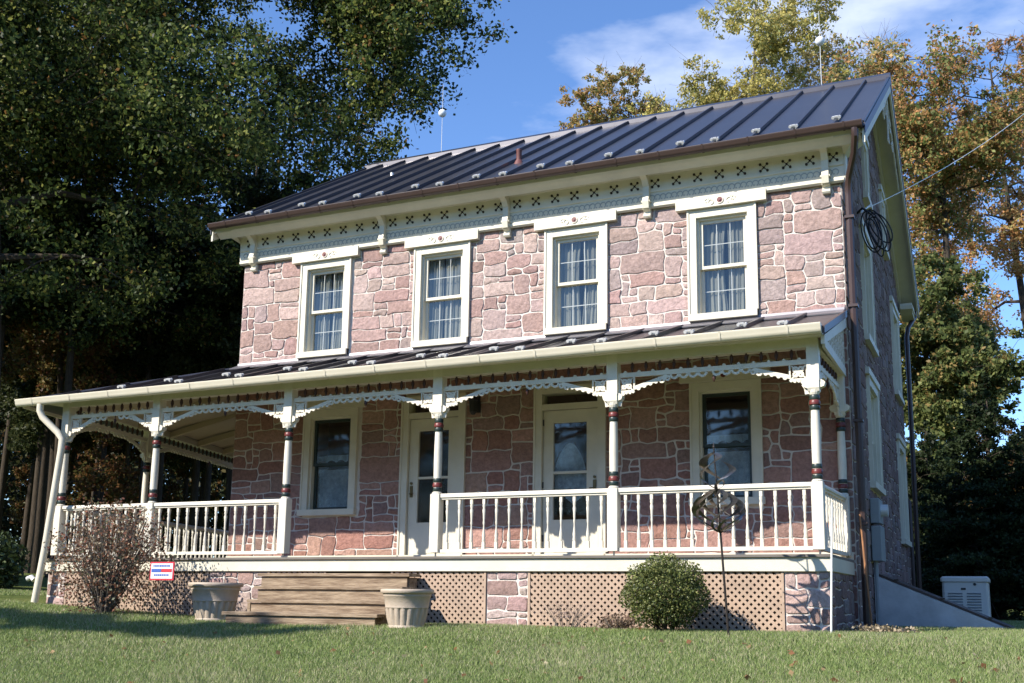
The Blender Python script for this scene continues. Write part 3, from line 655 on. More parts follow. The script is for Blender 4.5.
# side wall fittings
mb = MB(); mb.bevbox(.02, .16, 1.5, 1.95, 1.12, 1.60, .012); mb.bevbox(.02, .15, 1.5, 1.95, 1.64, 1.98, .012); mb.tube([(.06, 1.6, 1.12), (.06, 1.6, .3)], .03, 8)
mtr = mb.build('meter_box', GREYM, house)
mb = MB(); mb.M = Matrix(((0, 1, 0, .15), (1, 0, 0, 1.72), (0, 0, 1, 1.82), (0, 0, 0, 1))); mb.disc(0, 0, .085, 0, .09, 18); mb.build('meter_dial', ALU, mtr)
mb = MB(); rgc = random.Random(4)
for k in range(6):
    cx, cz = .21 + rgc.uniform(-.05, .05), 5.86 + rgc.uniform(-.07, .07); rx, rz = .09 + rgc.uniform(-.03, .05), .27 + rgc.uniform(-.06, .08)
    mb.tube([(cx + rx * math.sin(t) + (.03 + .016 * k) * (1 - math.cos(t)), 1.5 + .05 * k * .4 + .02 * math.cos(t * 2), cz + rz * math.cos(t)) for t in [2 * math.pi * i / 24 for i in range(25)]], .011, 6)
mb.tube([(.02, 1.55, 6.15), (.1, 1.5, 6.2), (.2, 1.5, 6.12)], .02, 6)
coil = mb.build('cable_coil', BLACK, house, smooth=True)
mb = MB(); A = Vector((.08, 1.5, 6.16)); B = Vector((3.9, 13.5, 13.4)); mb.tube([A.lerp(B, t) - Vector((0, 0, 1.1 * t * (1 - t))) for t in [i / 20 for i in range(21)]], .006, 5)
mb.tube([A + Vector((0, 0, -.02)), A.lerp(B, .03)], .011, 5); mb.build('service_wire', ALU, coil)
# wall lantern beside first door
mb = MB(); mb.box(-5.36, -5.28, -.02, -.001, 3.25, 3.5); mb.tube([(-5.32, -.02, 3.45), (-5.32, -.12, 3.52), (-5.32, -.17, 3.47)], .01, 6); mb.lathe([(.03, 3.20), (.06, 3.24), (.07, 3.40), (.085, 3.41), (.03, 3.47), (.01, 3.50)], 6, -5.32, -.17); mb.build('wall_lantern', BLACK, house)

# ------------------------------------------------------------------ bulkhead
bulk = thing('cellar_bulkhead', 'sloping whitewashed concrete cellar bulkhead against the right-hand house wall', 'cellar entrance', (.8, 2.2, .2))
BP = [(.03, .1), (.03, .93), (1.73, .215), (1.73, .1)]
for ya in (1.58, 3.0): mb = MB(); mb.prism(BP, ya, ya + .16); mb.build('cheek_wall', CONC, bulk)
d_ = Vector((1.73 - .03, 0, .215 - .93)); n_ = Vector((.715, 0, 1.7)).normalized()
mb = MB()
for (ya, yb_) in ((1.62, 2.365), (2.375, 3.12)):
    P = [Vector((.035, 0, .935)), Vector((1.80, 0, .19))]
    vs = [P[0] + Vector((0, ya, 0)), P[1] + Vector((0, ya, 0)), P[1] + Vector((0, yb_, 0)), P[0] + Vector((0, yb_, 0))]; vs += [v + n_ * .03 for v in vs]
    mb.add(vs, [(0, 3, 2, 1), (4, 5, 6, 7), (0, 1, 5, 4), (1, 2, 6, 5), (2, 3, 7, 6), (3, 0, 4, 7)])
bd = mb.build('cellar_door', BROWN, bulk)
mb = MB()
for k in range(3): 
    t = .15 + .33 * k; p = Vector((.035, 0, .935)).lerp(Vector((1.8, 0, .19)), t) + n_ * .03; mb.box(p.x - .03, p.x + .03, 1.6, 1.7, p.z, p.z + .02)
mb.build('hinge', IRON, bd)

# ------------------------------------------------------------------ porch
porch = thing('front_porch', 'long cream Victorian porch with turned posts, fretwork and balustrade along the house front', 'porch', (-6, -1, .2))
PX = [-11.57, -9.759, -7.382, -5.003, -2.582, -.174]
SIDE = [(-11.57, PY), (-12.216, .634), (-13.51, 5.44)]
WD = Vector((-12.216 + 11.57, .634 - PY, 0)).normalized()      # direction of the angled left side
WN = Vector((-WD.y, WD.x, 0))                                    # outward (left)
def side_off(k, y): # point on the left line pushed outward by k at given y
    t = (y - PY) / WD.y; p = Vector((PX[0], PY, 0)) + WD * t
    return (p.x - k / WD.y, y)
YW = 5.6
def slab(off_f, off_s, z0, z1, mb):
    a = side_off(off_s, PY - off_f); b = side_off(off_s, YW)
    pts = [(HX1 - .03 if off_f < .3 else HX1, PY - off_f), a, b, (HX0, YW), (HX0, -.002), (HX1 - .03 if off_f < .3 else HX1, -.002)]
    n = len(pts); mb.add([(x, y, z0) for x, y in pts] + [(x, y, z1) for x, y in pts], [list(range(n)), list(range(2 * n - 1, n - 1, -1))] + [(i, (i + 1) % n, (i + 1) % n + n, i + n) for i in range(n)])
mb = MB(); slab(.15, .15, DZ - .03, DZ, mb); mb.build('deck', DECK, porch)
mb = MB(); slab(.12, .12, .885, DZ - .032, mb); mb.build('deck_fascia', CREAM, porch)
mb = MB(); mb.box(HX0 + .02, HX1 - .03, -.06, -.026, DZ, DZ + .10); mb.build('baseboard', CREAM, porch)

# under-deck: stone piers, lattice, black sheet standing in for the shade behind it
FY = PY - .075
def stone_panel(u0, u1, M, seed):
    stones(M, u0, u1, .12, .885, [], seed, porch, name='foundation_stone', maxs=4)
MFp = Matrix(((1, 0, 0, 0), (0, -1, 0, FY), (0, 0, 1, 0), (0, 0, 0, 1)))
stone_panel(-.56, -.06, MFp, 31); stone_panel(-4.225, -3.665, MFp, 32); stone_panel(-11.62, -11.24, MFp, 33); stone_panel(-8.55, -7.55, MFp, 34)
MSp = Matrix(((0, 1, 0, -.06), (1, 0, 0, 0), (0, 0, 1, 0), (0, 0, 0, 1)))
stones(MSp, FY, -.005, .12, .885, [], 35, porch, name='foundation_stone', maxs=4, pal=sidepal)
for a, b in ((-.56, -.065), (-4.225, -3.665), (-11.62, -11.24), (-8.55, -7.55)): mb = MB(); mb.box(a, b, FY + .003, FY + .12, .1, .884); mb.build('pier_backing', MORTAR, porch)
mb = MB(); mb.box(-11.7, -.12, -1.1, -1.05, .0, .884); mb.box(-.13, -.12, FY + .2, -1.1, .0, .884); mb.build('crawlspace_shade_sheet', CRAWLSHADE, porch)

def lattice(p0, p1, z0, z1):
    M, L = frame(p0, p1); bm_ = bmesh.new(); pitch = .086; w = .033
    for layer, sgn in ((0, 1), (1, -1)):
        y0, y1 = (-.012, -.004) if layer else (-.004, .004)
        x = -1.2
        while x < L + 1.2:
            dx = sgn * .9; W = w * math.sqrt(2) / 2
            P = [(x - W, z0 - .05), (x + W, z0 - .05), (x + W + dx, z0 + .85), (x - W + dx, z0 + .85)]
            vs = [bm_.verts.new((px, yy, pz)) for yy in (y0, y1) for px, pz in P]
            for f in ((0, 1, 2, 3), (7, 6, 5, 4), (0, 4, 5, 1), (1, 5, 6, 2), (2, 6, 7, 3), (3, 7, 4, 0)): bm_.faces.new([vs[i] for i in f])
            x += pitch
    for co, no in (((0, 0, 0), (-1, 0, 0)), ((L, 0, 0), (1, 0, 0)), ((0, 0, z0), (0, 0, -1)), ((0, 0, z1), (0, 0, 1))):
        bmesh.ops.bisect_plane(bm_, geom=bm_.verts[:] + bm_.edges[:] + bm_.faces[:], plane_co=co, plane_no=no, clear_outer=True)
    def bx(x0, x1, zz0, zz1):
        vs = [bm_.verts.new((x, y, z)) for x in (x0, x1) for y in (-.02, .0) for z in (zz0, zz1)]
        for f in ((0, 1, 3, 2), (4, 6, 7, 5), (0, 4, 5, 1), (2, 3, 7, 6), (0, 2, 6, 4), (1, 5, 7, 3)): bm_.faces.new([vs[i] for i in f])
    bx(0, .03, z0, z1); bx(L - .03, L, z0, z1)
    bmesh.ops.transform(bm_, matrix=Matrix.Translation(-offset_of(porch)) @ M, verts=bm_.verts)
    me = bpy.data.meshes.new('lattice_panel'); bm_.to_mesh(me); bm_.free(); me.materials.append(LATT); link('lattice_panel', me, porch)
for a, b in ((-3.66, -2.1), (-2.1, -.565), (-5.6, -4.23), (-11.235, -9.9), (-9.9, -8.555), (-7.545, -6.6)): lattice((a, FY), (b, FY), .14, .884)
sa = side_off(.07, PY); sb_ = side_off(.07, YW); lattice(sa, sb_, .25, .884)

# posts
def post(x, y, base=DZ, M0=None, half=False):
    mb = MB(); mb.M = Matrix.Translation((x, y, 0)); h = .066
    mb.bevbox(-h, h, -h, h, base + .055, 1.875, .006); mb.lathe([(.062, 1.873), (.066, 1.89), (.05, 1.905)], 14)
    mb.lathe([(.012, base), (.012, base + .056)], 8)
    newel = mb.build('post', WHITE, porch)
    mb = MB(); mb.M = Matrix.Translation((x, y, 0))
    mb.lathe([(.050, 1.90), (.052, 2.10), (.054, 2.3), (.052, 2.5), (.046, 2.72), (.046, 2.90)], 18); mb.build('column', WHITE, newel, smooth=True)
    for a in (1.915, 2.700):
        mb = MB(); mb.M = Matrix.Translation((x, y, 0))
        mb.lathe([(.053, a + .045), (.062, a + .052), (.064, a + .075), (.058, a + .10), (.053, a + .105)], 16); mb.build('red_band', RED, newel, smooth=True)
        mb = MB(); mb.M = Matrix.Translation((x, y, 0)); mb.lathe([(.053, a - .01), (.058, a - .002), (.058, a + .03), (.055, a + .04)], 16); mb.build('green_band', GREEN, newel, smooth=True)
        mb = MB(); mb.M = Matrix.Translation((x, y, 0)); mb.lathe([(.055, a + .11), (.058, a + .118), (.057, a + .155), (.053, a + .162)], 16); mb.build('green_band', GREEN, newel, smooth=True)
    mb = MB(); mb.M = Matrix.Translation((x, y, 0))
    mb.lathe([(.052, 2.865), (.062, 2.89), (.066, 2.92)], 14); mb.box(-.068, .068, -.068, .068, 3.02, 3.53)
    mb.prism([(-.05, 2.90), (.05, 2.90), (.072, 2.94), (.115, 2.955), (.13, 3.0), (.11, 3.02), (.068, 3.04), (-.068, 3.04), (-.11, 3.02), (-.13, 3.0), (-.115, 2.955), (-.072, 2.94)], -.05, .05)
    mb.prismx([(-.05, 2.90), (.05, 2.90), (.069, 2.94), (.069, 3.03), (-.069, 3.03), (-.069, 2.94)], -.064, .064)
    mb.build('capital', WHITE, newel)
    return newel
for x in PX: post(x, PY)
for x, y in SIDE[1:]: post(x, y)
post(-.12, -.085)

# balusters and rails
bp = MB(); b0, b1 = 1.160, 1.820
H = b1 - b0
bp.box(-.019, .019, -.019, .019, 0, .09); bp.lathe([(.017, .088), (.024, .11), (.019, .14), (.023, .17), (.011, .26), (.010, .30), (.016, .33), (.0125, .36), (.017, H - .22), (.0225, H - .17), (.015, H - .14), (.022, H - .12), (.018, H - .088)], 8); bp.box(-.0175, .0175, -.0175, .0175, H - .09, H)
tmp = bp.build('baluster', WHITE, porch, local=True, smooth=True); BAL = tmp.data; bpy.data.objects.remove(tmp)
def railing(p0, p1, n, g0=.07, g1=.07):
    M, L = frame(p0, p1); mb = MB(); mb.M = M
    mb.prismx([(-.045, 1.825), (-.045, 1.85), (-.025, 1.875), (.025, 1.875), (.045, 1.85), (.045, 1.825)], g0, L - g1)
    mb.box(g0, L - g1, -.028, .028, 1.80, 1.826); mb.box(g0, L - g1, -.034, .034, 1.118, 1.162)
    r = mb.build('railing', WHITE, porch)
    for k in range(n):
        s = g0 + (L - g0 - g1) * (k + .5) / n; p = M @ Vector((s, 0, b0)); o = link('baluster', BAL, r, tuple(p - offset_of(r))); o.rotation_euler = (0, 0, math.atan2(p1[1] - p0[1], p1[0] - p0[0]))
    return r
railing((PX[0], PY), (PX[1], PY), 10); railing((PX[1], PY), (PX[2], PY), 13); railing((PX[3], PY), (PX[4], PY), 13); railing((PX[4], PY), (PX[5], PY), 14)
railing((PX[5], PY), (-.12, -.085), 9)
railing(SIDE[0], SIDE[1], 14); railing(SIDE[1], SIDE[2], 27)

# frieze bays: beam, dark spindles, sawn rail with bumps, corner brackets
BB, RT, RB = 3.41, 3.285, 3.228
def frieze(p0, p1, g0=.068, g1=.068, white=WHITE):
    M, L = frame(p0, p1); W = L - g0 - g1
    mb = MB(); mb.M = M; mb.box(g0, L - g1, -.016, .016, RB, RT)
    n = max(3, round(W / .172))
    for k in range(n): mb.disc(g0 + W * (k + .5) / n + .0, RT + .006, .020, -.013, .013, 8)
    Wc = W / 2
    for s in (0, 1):
        f = (lambda u: g0 + u) if s == 0 else (lambda u: L - g1 - u)
        S = .19
        # square pierced panel next to the post
        for a, b, c, d in ((.0, .018, RB - S - .03, RB), (S, S + .018, RB - S + .03, RB - .002)): mb.box(min(f(a), f(b)), max(f(a), f(b)), -.014, .014, c, d)
        mb.box(min(f(.018), f(S)), max(f(.018), f(S)), -.0135, .0135, RB - S + .005, RB - S + .03)
        c0 = (S + .018) / 2; z0 = RB - S / 2 + .012
        for q in (45, 135, 225, 315): mb.ring(f(c0) + .043 * math.cos(math.radians(q)), z0 + .043 * math.sin(math.radians(q)), .027, .022, -.012, .012, 8)
        mb.strip([(f(.02), RB - .01), (f(S - .01), RB - S + .03)], .015, -.011, .011); mb.strip([(f(.02), RB - S + .03), (f(S - .01), RB - .01)], .015, -.010, .010)
        # drop under the panel
        mb.strip([(f(.03), RB - S), (f(.05), RB - S - .04), (f(.02), RB - S - .09), (f(.01), RB - S - .16)], .05, -.012, .012)
        for q, (u, zz) in enumerate(((.06, RB - S - .015), (.10, RB - S + .0), (.145, RB - S + .0), (.185, RB - S + .01))): mb.disc(f(u), zz, .021, -.0125, .0125, 8)
        # sloping arm with scalloped underside
        e = min(.62, Wc * .55)
        mb.strip([(f(S), RB - S + .05), (f(S + (e - S) * .5), RB - .08), (f(e), RB - .015)], .046, -.0128, .0128)
        k = 0
        for t in (.15, .32, .5, .66): 
            u = S + (e - S) * t; mb.disc(f(u), RB - S + .04 + (S - .055) * t ** .8 - .022, .027, -.0118, .0118, 8)
        mb.ring(f(e - .07), RB - .06, .030, .024, -.012, .012, 8); mb.ring(f(e + .0), RB - .042, .027, .022, -.0115, .0115, 8)
        # running scroll along the rail to the bay centre
        u = e + .03; k = 0
        while u < Wc - .12:
            mb.ring(f(u + .055), RB - .002, .047, .028, -.012, .012, 8, math.pi, 2 * math.pi); 
            if k % 2 == 0: mb.disc(f(u + .11), RB - .018, .018, -.0122, .0122, 8)
            u += .115; k += 1
    fz = mb.build('frieze_fretwork', white, porch)
    pr_ = [(.006, RT), (.008, RT + .015), (.024, RT + .065), (.020, RT + .10), (.009, RT + .125), (.009, BB)]
    us_ = [u for u in (g0 + W * (k + 1) / n for k in range(n)) if u <= L - g1 - .04]
    if L > 4:
        sp = MB(); sp.M = M
        for u in us_: sp.lathe(pr_, 8, u, 0)
        tag(sp.build('spindle_row', MAROON, fz, smooth=True), kind='stuff')
    else:
        sp = MB(); sp.lathe([(r_, z_ - RT) for r_, z_ in pr_], 8); t_ = sp.build('spindle', MAROON, fz, local=True, smooth=True); me_ = t_.data; bpy.data.objects.remove(t_)
        for u in us_: link('spindle', me_, fz, tuple(M @ Vector((u, 0, RT)) - offset_of(fz)))
    db = MB(); db.M = M; db.lathe([(.004, RB - .13), (.022, RB - .09), (.018, RB - .06), (.007, RB - .04), (.007, RB)], 8, L / 2 + .05, 0); db.build('pendant', MAROON, fz, smooth=True)
    bmn = MB(); bmn.M = M; bmn.box(.001, L - .001, -.066, .066, BB + .002, 3.52); bmn.build('beam', CREAM, porch)
for a, b in zip(PX, PX[1:]): frieze((a, PY), (b, PY))
for a, b in zip(SIDE, SIDE[1:]): frieze(b, a)
frieze((PX[5], PY), (-.12, -.085))

# porch roof
EY = PY - .30
def eave_z(x): return 3.50 + .085 * (x + 12.4) / 12.4
WZ = 4.25; FT = .06
cor_ = side_off(.74, EY); lb_ = side_off(.74, YW); lcx = cor_[0]
mb = MB()
def slabpoly(mbx, P, t):
    n = len(P); mbx.add([tuple(p) for p in P] + [(p[0], p[1], p[2] - t) for p in P], [list(range(n)), list(range(2 * n - 1, n - 1, -1))] + [(i, (i + 1) % n, (i + 1) % n + n, i + n) for i in range(n)])
PRX1 = -.02
slabpoly(mb, [(lcx, EY, eave_z(lcx)), (PRX1, EY, eave_z(PRX1)), (PRX1, -.005, WZ + .02), (HX0, -.005, WZ)], FT)
slabpoly(mb, [(lcx, EY, eave_z(lcx)), (HX0 - .004, -.005, WZ), (HX0 - .004, YW, WZ)], FT)
slabpoly(mb, [(lcx, EY, eave_z(lcx)), (HX0 - .004, YW, WZ), (lb_[0], lb_[1], eave_z(lcx))], FT)
def prz(x, y): 
    z0 = eave_z(x); z1 = WZ + .02 * (x - HX0) / (PRX1 - HX0); return z0 + (z1 - z0) * (y - EY) / (-EY)
PSX = [-.5 - .5555 * k for k in range(17)]
for x in PSX: seam(mb, x, EY + .05, prz(x, EY + .05), -.10, prz(x, -.10))
for k in range(4):          # seams that run into the hip
    x = PSX[-1] - .5555 * (k + 1)
    if x < lcx + .2: break
    t = (x - lcx) / (HX0 - lcx); ytop = EY + (-EY) * min(1, max(0, t)); z0 = eave_z(x); z1 = eave_z(lcx) + (WZ - eave_z(lcx)) * min(1, t)
    seam(mb, x, EY + .05, z0 + (z1 - z0) * .05 / max(.06, ytop - EY), ytop - .03, z1)
hd = [Vector((lcx, EY, eave_z(lcx) + .01)), Vector((HX0, 0, WZ + .015))]; mb.tube(hd, .03, 6)
proof = mb.build('porch_roof', SEAM, porch)
guard_x = [x + 0 for x in PSX] + [PSX[-1] - .5555 * (k + 1) for k in range(2)]
for k, x in enumerate(guard_x):
    y = -1.80 if k % 2 == 0 else -1.42
    if x < HX0:
        t = (x - lcx) / (HX0 - lcx); z0 = eave_z(x); yt = EY - EY * t; z1 = eave_z(lcx) + (WZ - eave_z(lcx)) * t; y = min(y, yt - .1); z = z0 + (z1 - z0) * (y - EY) / (yt - EY)
    else: z = prz(x, y)
    guard(x, y, z + .028, proof).rotation_euler = (.34, 0, 0)
mb = MB(); mb.prismx([(-.004, WZ + .02), (-.03, WZ + .02), (-.24, WZ - .055), (-.245, WZ - .04), (-.035, WZ + .050), (-.028, 4.335), (-.004, 4.335)], HX0, PRX1)
mb.box(PRX1 - .0, PRX1 + .02, EY, -.0, 0, 0.001) if 0 else None
mb.build('wall_flashing', FLASH, porch)
# soffit, ceiling, fascia
mb = MB()
slabpoly(mb, [(lcx + .06, EY + .04, 3.515), (PRX1 - .01, EY + .04, 3.515 + .02), (PRX1 - .01, PY - .05, 3.535), (side_off(.05, PY - .05)[0], PY - .05, 3.535), (side_off(.05, YW)[0], YW, 3.535), (side_off(.67, YW)[0], YW, 3.515)], .022)
mb.prism([(lcx + .03, 3.43), (PRX1 - .005, 3.49), (PRX1 - .005, 3.55), (lcx + .03, 3.485)], EY + .002, EY + .04)
fa = MB(); M_, L_ = frame(side_off(.72, EY), side_off(.72, YW)); mb.M = M_; mb.box(0.02, L_, -.02, .02, 3.40, 3.475); mb.M = Matrix.Identity(4)
mb.build('soffit', CREAM, porch)
mb = MB(); slabpoly(mb, [(side_off(-.06, PY + .06)[0], PY + .06, 3.56), (PRX1 - .07, PY + .06, 3.60), (PRX1 - .07, -.01, 4.12), (HX0, -.01, 4.10)], .03)
slabpoly(mb, [(side_off(-.06, PY + .06)[0], PY + .06, 3.555), (HX0 - .01, -.01, 4.10), (HX0 - .01, YW, 4.10), (side_off(-.06, YW)[0], YW, 3.56)], .03)
ceil = mb.build('porch_ceiling', TAN, porch)
mb = MB()
for y in (0.2, 1.3, 2.4, 3.5, 4.6):
    a = side_off(-.06, y); mb.add([(a[0], y - .04, 3.50), (HX0, y - .04, 4.05), (HX0, y + .04, 4.05), (a[0], y + .04, 3.50), (a[0], y - .04, 3.40), (HX0, y - .04, 3.93), (HX0, y + .04, 3.93), (a[0], y + .04, 3.40)], [(0, 1, 2, 3), (7, 6, 5, 4), (0, 4, 5, 1), (1, 5, 6, 2), (2, 6, 7, 3), (3, 7, 4, 0)])
mb.tube([(side_off(-.06, PY)[0] + .1, PY + .06, 3.50), (HX0, -.02, 4.02)], .05, 4)
mb.build('rafter', TAN, ceil)
# right-hand gable end of the porch roof: fretwork filled triangle
mb = MB()
mb.add([(PRX1, EY - .01, 3.585), (PRX1, -.01, WZ + .045), (PRX1, -.01, WZ - .05), (PRX1, EY - .01, 3.50), (PRX1 + .03, EY - .01, 3.585), (PRX1 + .03, -.01, WZ + .045), (PRX1 + .03, -.01, WZ - .05), (PRX1 + .03, EY - .01, 3.50)],
       [(0, 1, 2, 3), (7, 6, 5, 4), (0, 4, 5, 1), (1, 5, 6, 2), (2, 6, 7, 3), (3, 7, 4, 0)]); mb.build('roof_edge_trim', BROWN, porch)
mb = MB(); mb.add([(PRX1 - .03, PY - .22, 3.50), (PRX1 - .03, -.01, 4.19), (PRX1 - .03, -.01, 4.06), (PRX1 - .03, PY - .22, 3.40), (PRX1 + .012, PY - .22, 3.50), (PRX1 + .012, -.01, 4.19), (PRX1 + .012, -.01, 4.06), (PRX1 + .012, PY - .22, 3.40)],
       [(0, 1, 2, 3), (7, 6, 5, 4), (0, 4, 5, 1), (1, 5, 6, 2), (2, 6, 7, 3), (3, 7, 4, 0)])
mb.M = Matrix(((0, 1, 0, PRX1 - .02), (1, 0, 0, 0), (0, 0, 1, 0), (0, 0, 0, 1)))
mb.box(PY, -.01, -.03, .006, 3.41, 3.52)
for u in np.linspace(PY + .35, -.12, 9):
    top = 4.13 + (u) * .34
    nn = max(1, int((top - 3.52) / .11))
    for q in range(nn): mb.ring(u, 3.575 + q * .11, .042, .022, -.02, .0, 8)
    mb.box(u + .065, u + .085, -.018, -.002, 3.52, top + .02)
mb.build('gable_end_fretwork', WHITE, porch)
gut = gutter(porch, lcx - .03, PRX1 + .0, EY + .0, eave_z(lcx) + .012, eave_z(0) + .012, GUTW, w=.115, h=.11, straps=.77)
for x in np.arange(-11.2, -.2, .77):
    pass
# left downspout
mb = MB(); mb.tube([(-11.80, EY - .055, 3.42), (-11.80, EY - .055, 3.32), (-11.76, EY - .03, 3.22), (-11.50, -2.02, 2.98), (-11.42, -2.0, 2.88), (-11.42, -2.0, 2.7), (-11.55, -2.02, 1.2), (-11.64, -2.04, .42)], .052, 10); mb.build('downspout', GUTW, porch, smooth=True)

# ------------------------------------------------------------------ steps
steps = thing('wooden_steps', 'weathered wooden porch steps rising to the deck between two planters', 'steps', (-6.2, -2.5, .2))
ST = [(-7.44, -5.17, -2.15, .849, -1.90), (-7.27, -5.10, -2.43, .680, -2.15), (-7.15, -5.13, -2.71, .508, -2.43), (-7.30, -5.09, -3.0, .356, -2.71)]
for k, (x0, x1_, y, z, yb_) in enumerate(ST):
    mb = MB(); mb.bevbox(x0 - .03, x1_ + .03, y - .03, yb_ - .006, z - .038, z, .006); mb.build('tread', WOODW, steps)
    mb = MB(); mb.box(x0 + .02, x1_ - .02, y, y + .035, z - .19 if k < 3 else .12, z - .042); mb.build('riser', WOODW, steps)
mb = MB()
for xx in (-7.22, -6.2, -5.22):
    mb = MB(); mb.prismx([(-1.92, .10), (-1.92, .80), (-2.11, .80), (-2.11, .63), (-2.39, .63), (-2.39, .465), (-2.67, .465), (-2.67, .31), (-2.96, .31), (-2.96, .10)], xx, xx + .045); mb.build('stringer', WOODW, steps)

# ------------------------------------------------------------------ planters
def planter(x, y, r, hgt, z, label):
    root = thing('urn_planter', label, 'planter', (x, y, z), 'urn planters at the foot of the porch steps')
    s = r / .36; hz = hgt / .45; mb = MB(); mb.M = Matrix.Translation((x, y, z)); n = 108
    prof = [(.235, 0), (.25, .012), (.25, .03), (.243, .04), (.262, .12), (.283, .22), (.29, .232), (.298, .240), (.295, .252), (.318, .36), (.325, .365), (.33, .378), (.327, .388), (.335, .40), (.358, .405), (.367, .42), (.367, .437), (.355, .45), (.335, .45), (.318, .43), (.305, .36)]
    vs = []; fs = []
    for q, (rr, zz) in enumerate(prof):
        for i in range(n):
            a = 2 * math.pi * i / n; fl = .026 * (abs(math.sin(a * 9)) ** .7 - .6) if .04 < zz < .225 and q < 6 else 0
            vs.append(((rr + fl) * s * math.cos(a), (rr + fl) * s * math.sin(a), zz * hz))
    for q in range(len(prof) - 1):
        for i in range(n): fs.append((q * n + i, q * n + (i + 1) % n, (q + 1) * n + (i + 1) % n, (q + 1) * n + i))
    fs.append(list(range(n - 1, -1, -1)))
    mb.add(vs, fs); mb.build('pot_body', POTM, root, smooth=True)
    mb = MB(); mb.M = Matrix.Translation((x, y, z)); mb.lathe([(.0, .37 * hz), (.295 * s, .372 * hz)], 24, cap=False); mb.build('soil', SOIL, root)
planter(-7.84, -2.55, .345, .50, G(-7.93, -2.55) + .0, 'stone-coloured fluted urn planter left of the steps, behind the bottom tread')
planter(-4.70, -2.97, .305, .45, G(-4.72, -2.97) - .005, 'stone-coloured fluted urn planter right of the steps, in front of the lattice')

# ------------------------------------------------------------------ sign, spinner, poles, generator
sgn = thing('yard_sign', 'small red-bordered white yard sign with a blue and red band, beside the brown shrub', 'sign', (-8.13, -3.2, G(-8.13, -3.2)))
mb = MB(); mb.box(-8.355, -7.965, -3.215, -3.205, .735, .965); pn = mb.build('sign_panel', SIGNR, sgn)
mb = MB(); mb.box(-8.335, -7.985, -3.219, -3.2155, .755, .945); mb.build('sign_face', SIGNW, pn)
mb = MB(); mb.box(-8.325, -8.17, -3.2225, -3.2195, .835, .878); mb.build('blue_band', SIGNB, pn)
mb = MB(); mb.box(-8.165, -7.995, -3.2225, -3.2195, .835, .878); mb.build('red_band', SIGNR, pn)
mb = MB()
for z, a, b in ((.915, -8.30, -8.03), (.80, -8.28, -8.04)):
    x = a
    rg = random.Random(int(z * 100))
    while x < b: w = rg.uniform(.012, .03); mb.box(x, x + w, -3.2225, -3.2195, z - .011, z + .011); x += w + .009
mb.build('lettering', SIGNB, pn)
mb = MB()
for x in (-8.22, -8.10): mb.tube([(x, -3.2, .1), (x, -3.2, .9)], .005, 6)
mb.tube([(-8.22, -3.2, .50), (-8.10, -3.2, .50)], .004, 6); mb.build('wire_stake', BLACK, sgn)

spn = thing('wind_spinner', 'twisted copper wind spinner on a leaning metal pole beside the clipped round bush', 'garden ornament', (-.92, -3.0, .23))
B0, B1 = Vector((-.92, -3.0, .15)), Vector((-1.04, -3.0, 2.13))
def ax(z): return B0.lerp(B1, (z - B0.z) / (B1.z - B0.z))
mb = MB(); mb.tube([B0, ax(1.27), B1], [.013, .012, .007], 8); mb.lathe([(.0, 2.12), (.012, 2.14), (.0, 2.20)], 8, B1.x, B1.y, cap=False); mb.build('pole', IRON, spn)
def ribbons(z0, z1, R, n, turns, w, name, ph0=0):
    mb = MB()
    for k in range(n):
        ph = ph0 + 2 * math.pi * k / n; N = 30; vs = []; fs = []
        for i in range(N + 1):
            t = i / N; z = z0 + (z1 - z0) * t; r = R * math.sin(math.pi * t) ** .8 + .008; a = ph + turns * 2 * math.pi * t; c = ax(z)
            ww = w * (.35 + .65 * math.sin(math.pi * t)); tw = a + math.pi * .30
            d = Vector((math.cos(tw), math.sin(tw), .35)) * ww / 2; p = Vector((c.x + r * math.cos(a), c.y + r * math.sin(a), z))
            th = Vector((-math.sin(tw), math.cos(tw), 0)) * .0015
            vs += [p - d - th, p + d - th, p + d + th, p - d + th]
        for i in range(N):
            for q in range(4): fs.append((4 * i + q, 4 * i + (q + 1) % 4, 4 * i + 4 + (q + 1) % 4, 4 * i + 4 + q))
        mb.add(vs, fs)
    mb.build(name, STEEL, spn, smooth=True)
ribbons(1.70, 2.08, .165, 3, .55, .11, 'upper_spiral', .4)
ribbons(1.25, 1.70, .245, 10, .42, .085, 'lower_spiral', .2)

mb = MB(); mb.tube([(-.02, -2.25, .15), (.035, -2.22, 1.6)], .011, 6); mb.build('marker_rod', mat('white_fibreglass', (.75, .75, .72), .4), None); o = bpy.data.objects['marker_rod']; tag(o, 'thin white upright rod in the grass in front of the right porch corner', 'rod')
mb = MB(); mb.tube([(.20, -.36, .12), (.13, -.30, 1.0), (.09, -.27, 1.62)], [.012, .012, .010], 6); o = mb.build('garden_stake', STAKE, None); tag(o, 'rust-orange wooden stake leaning beside the brown downspout', 'stake')

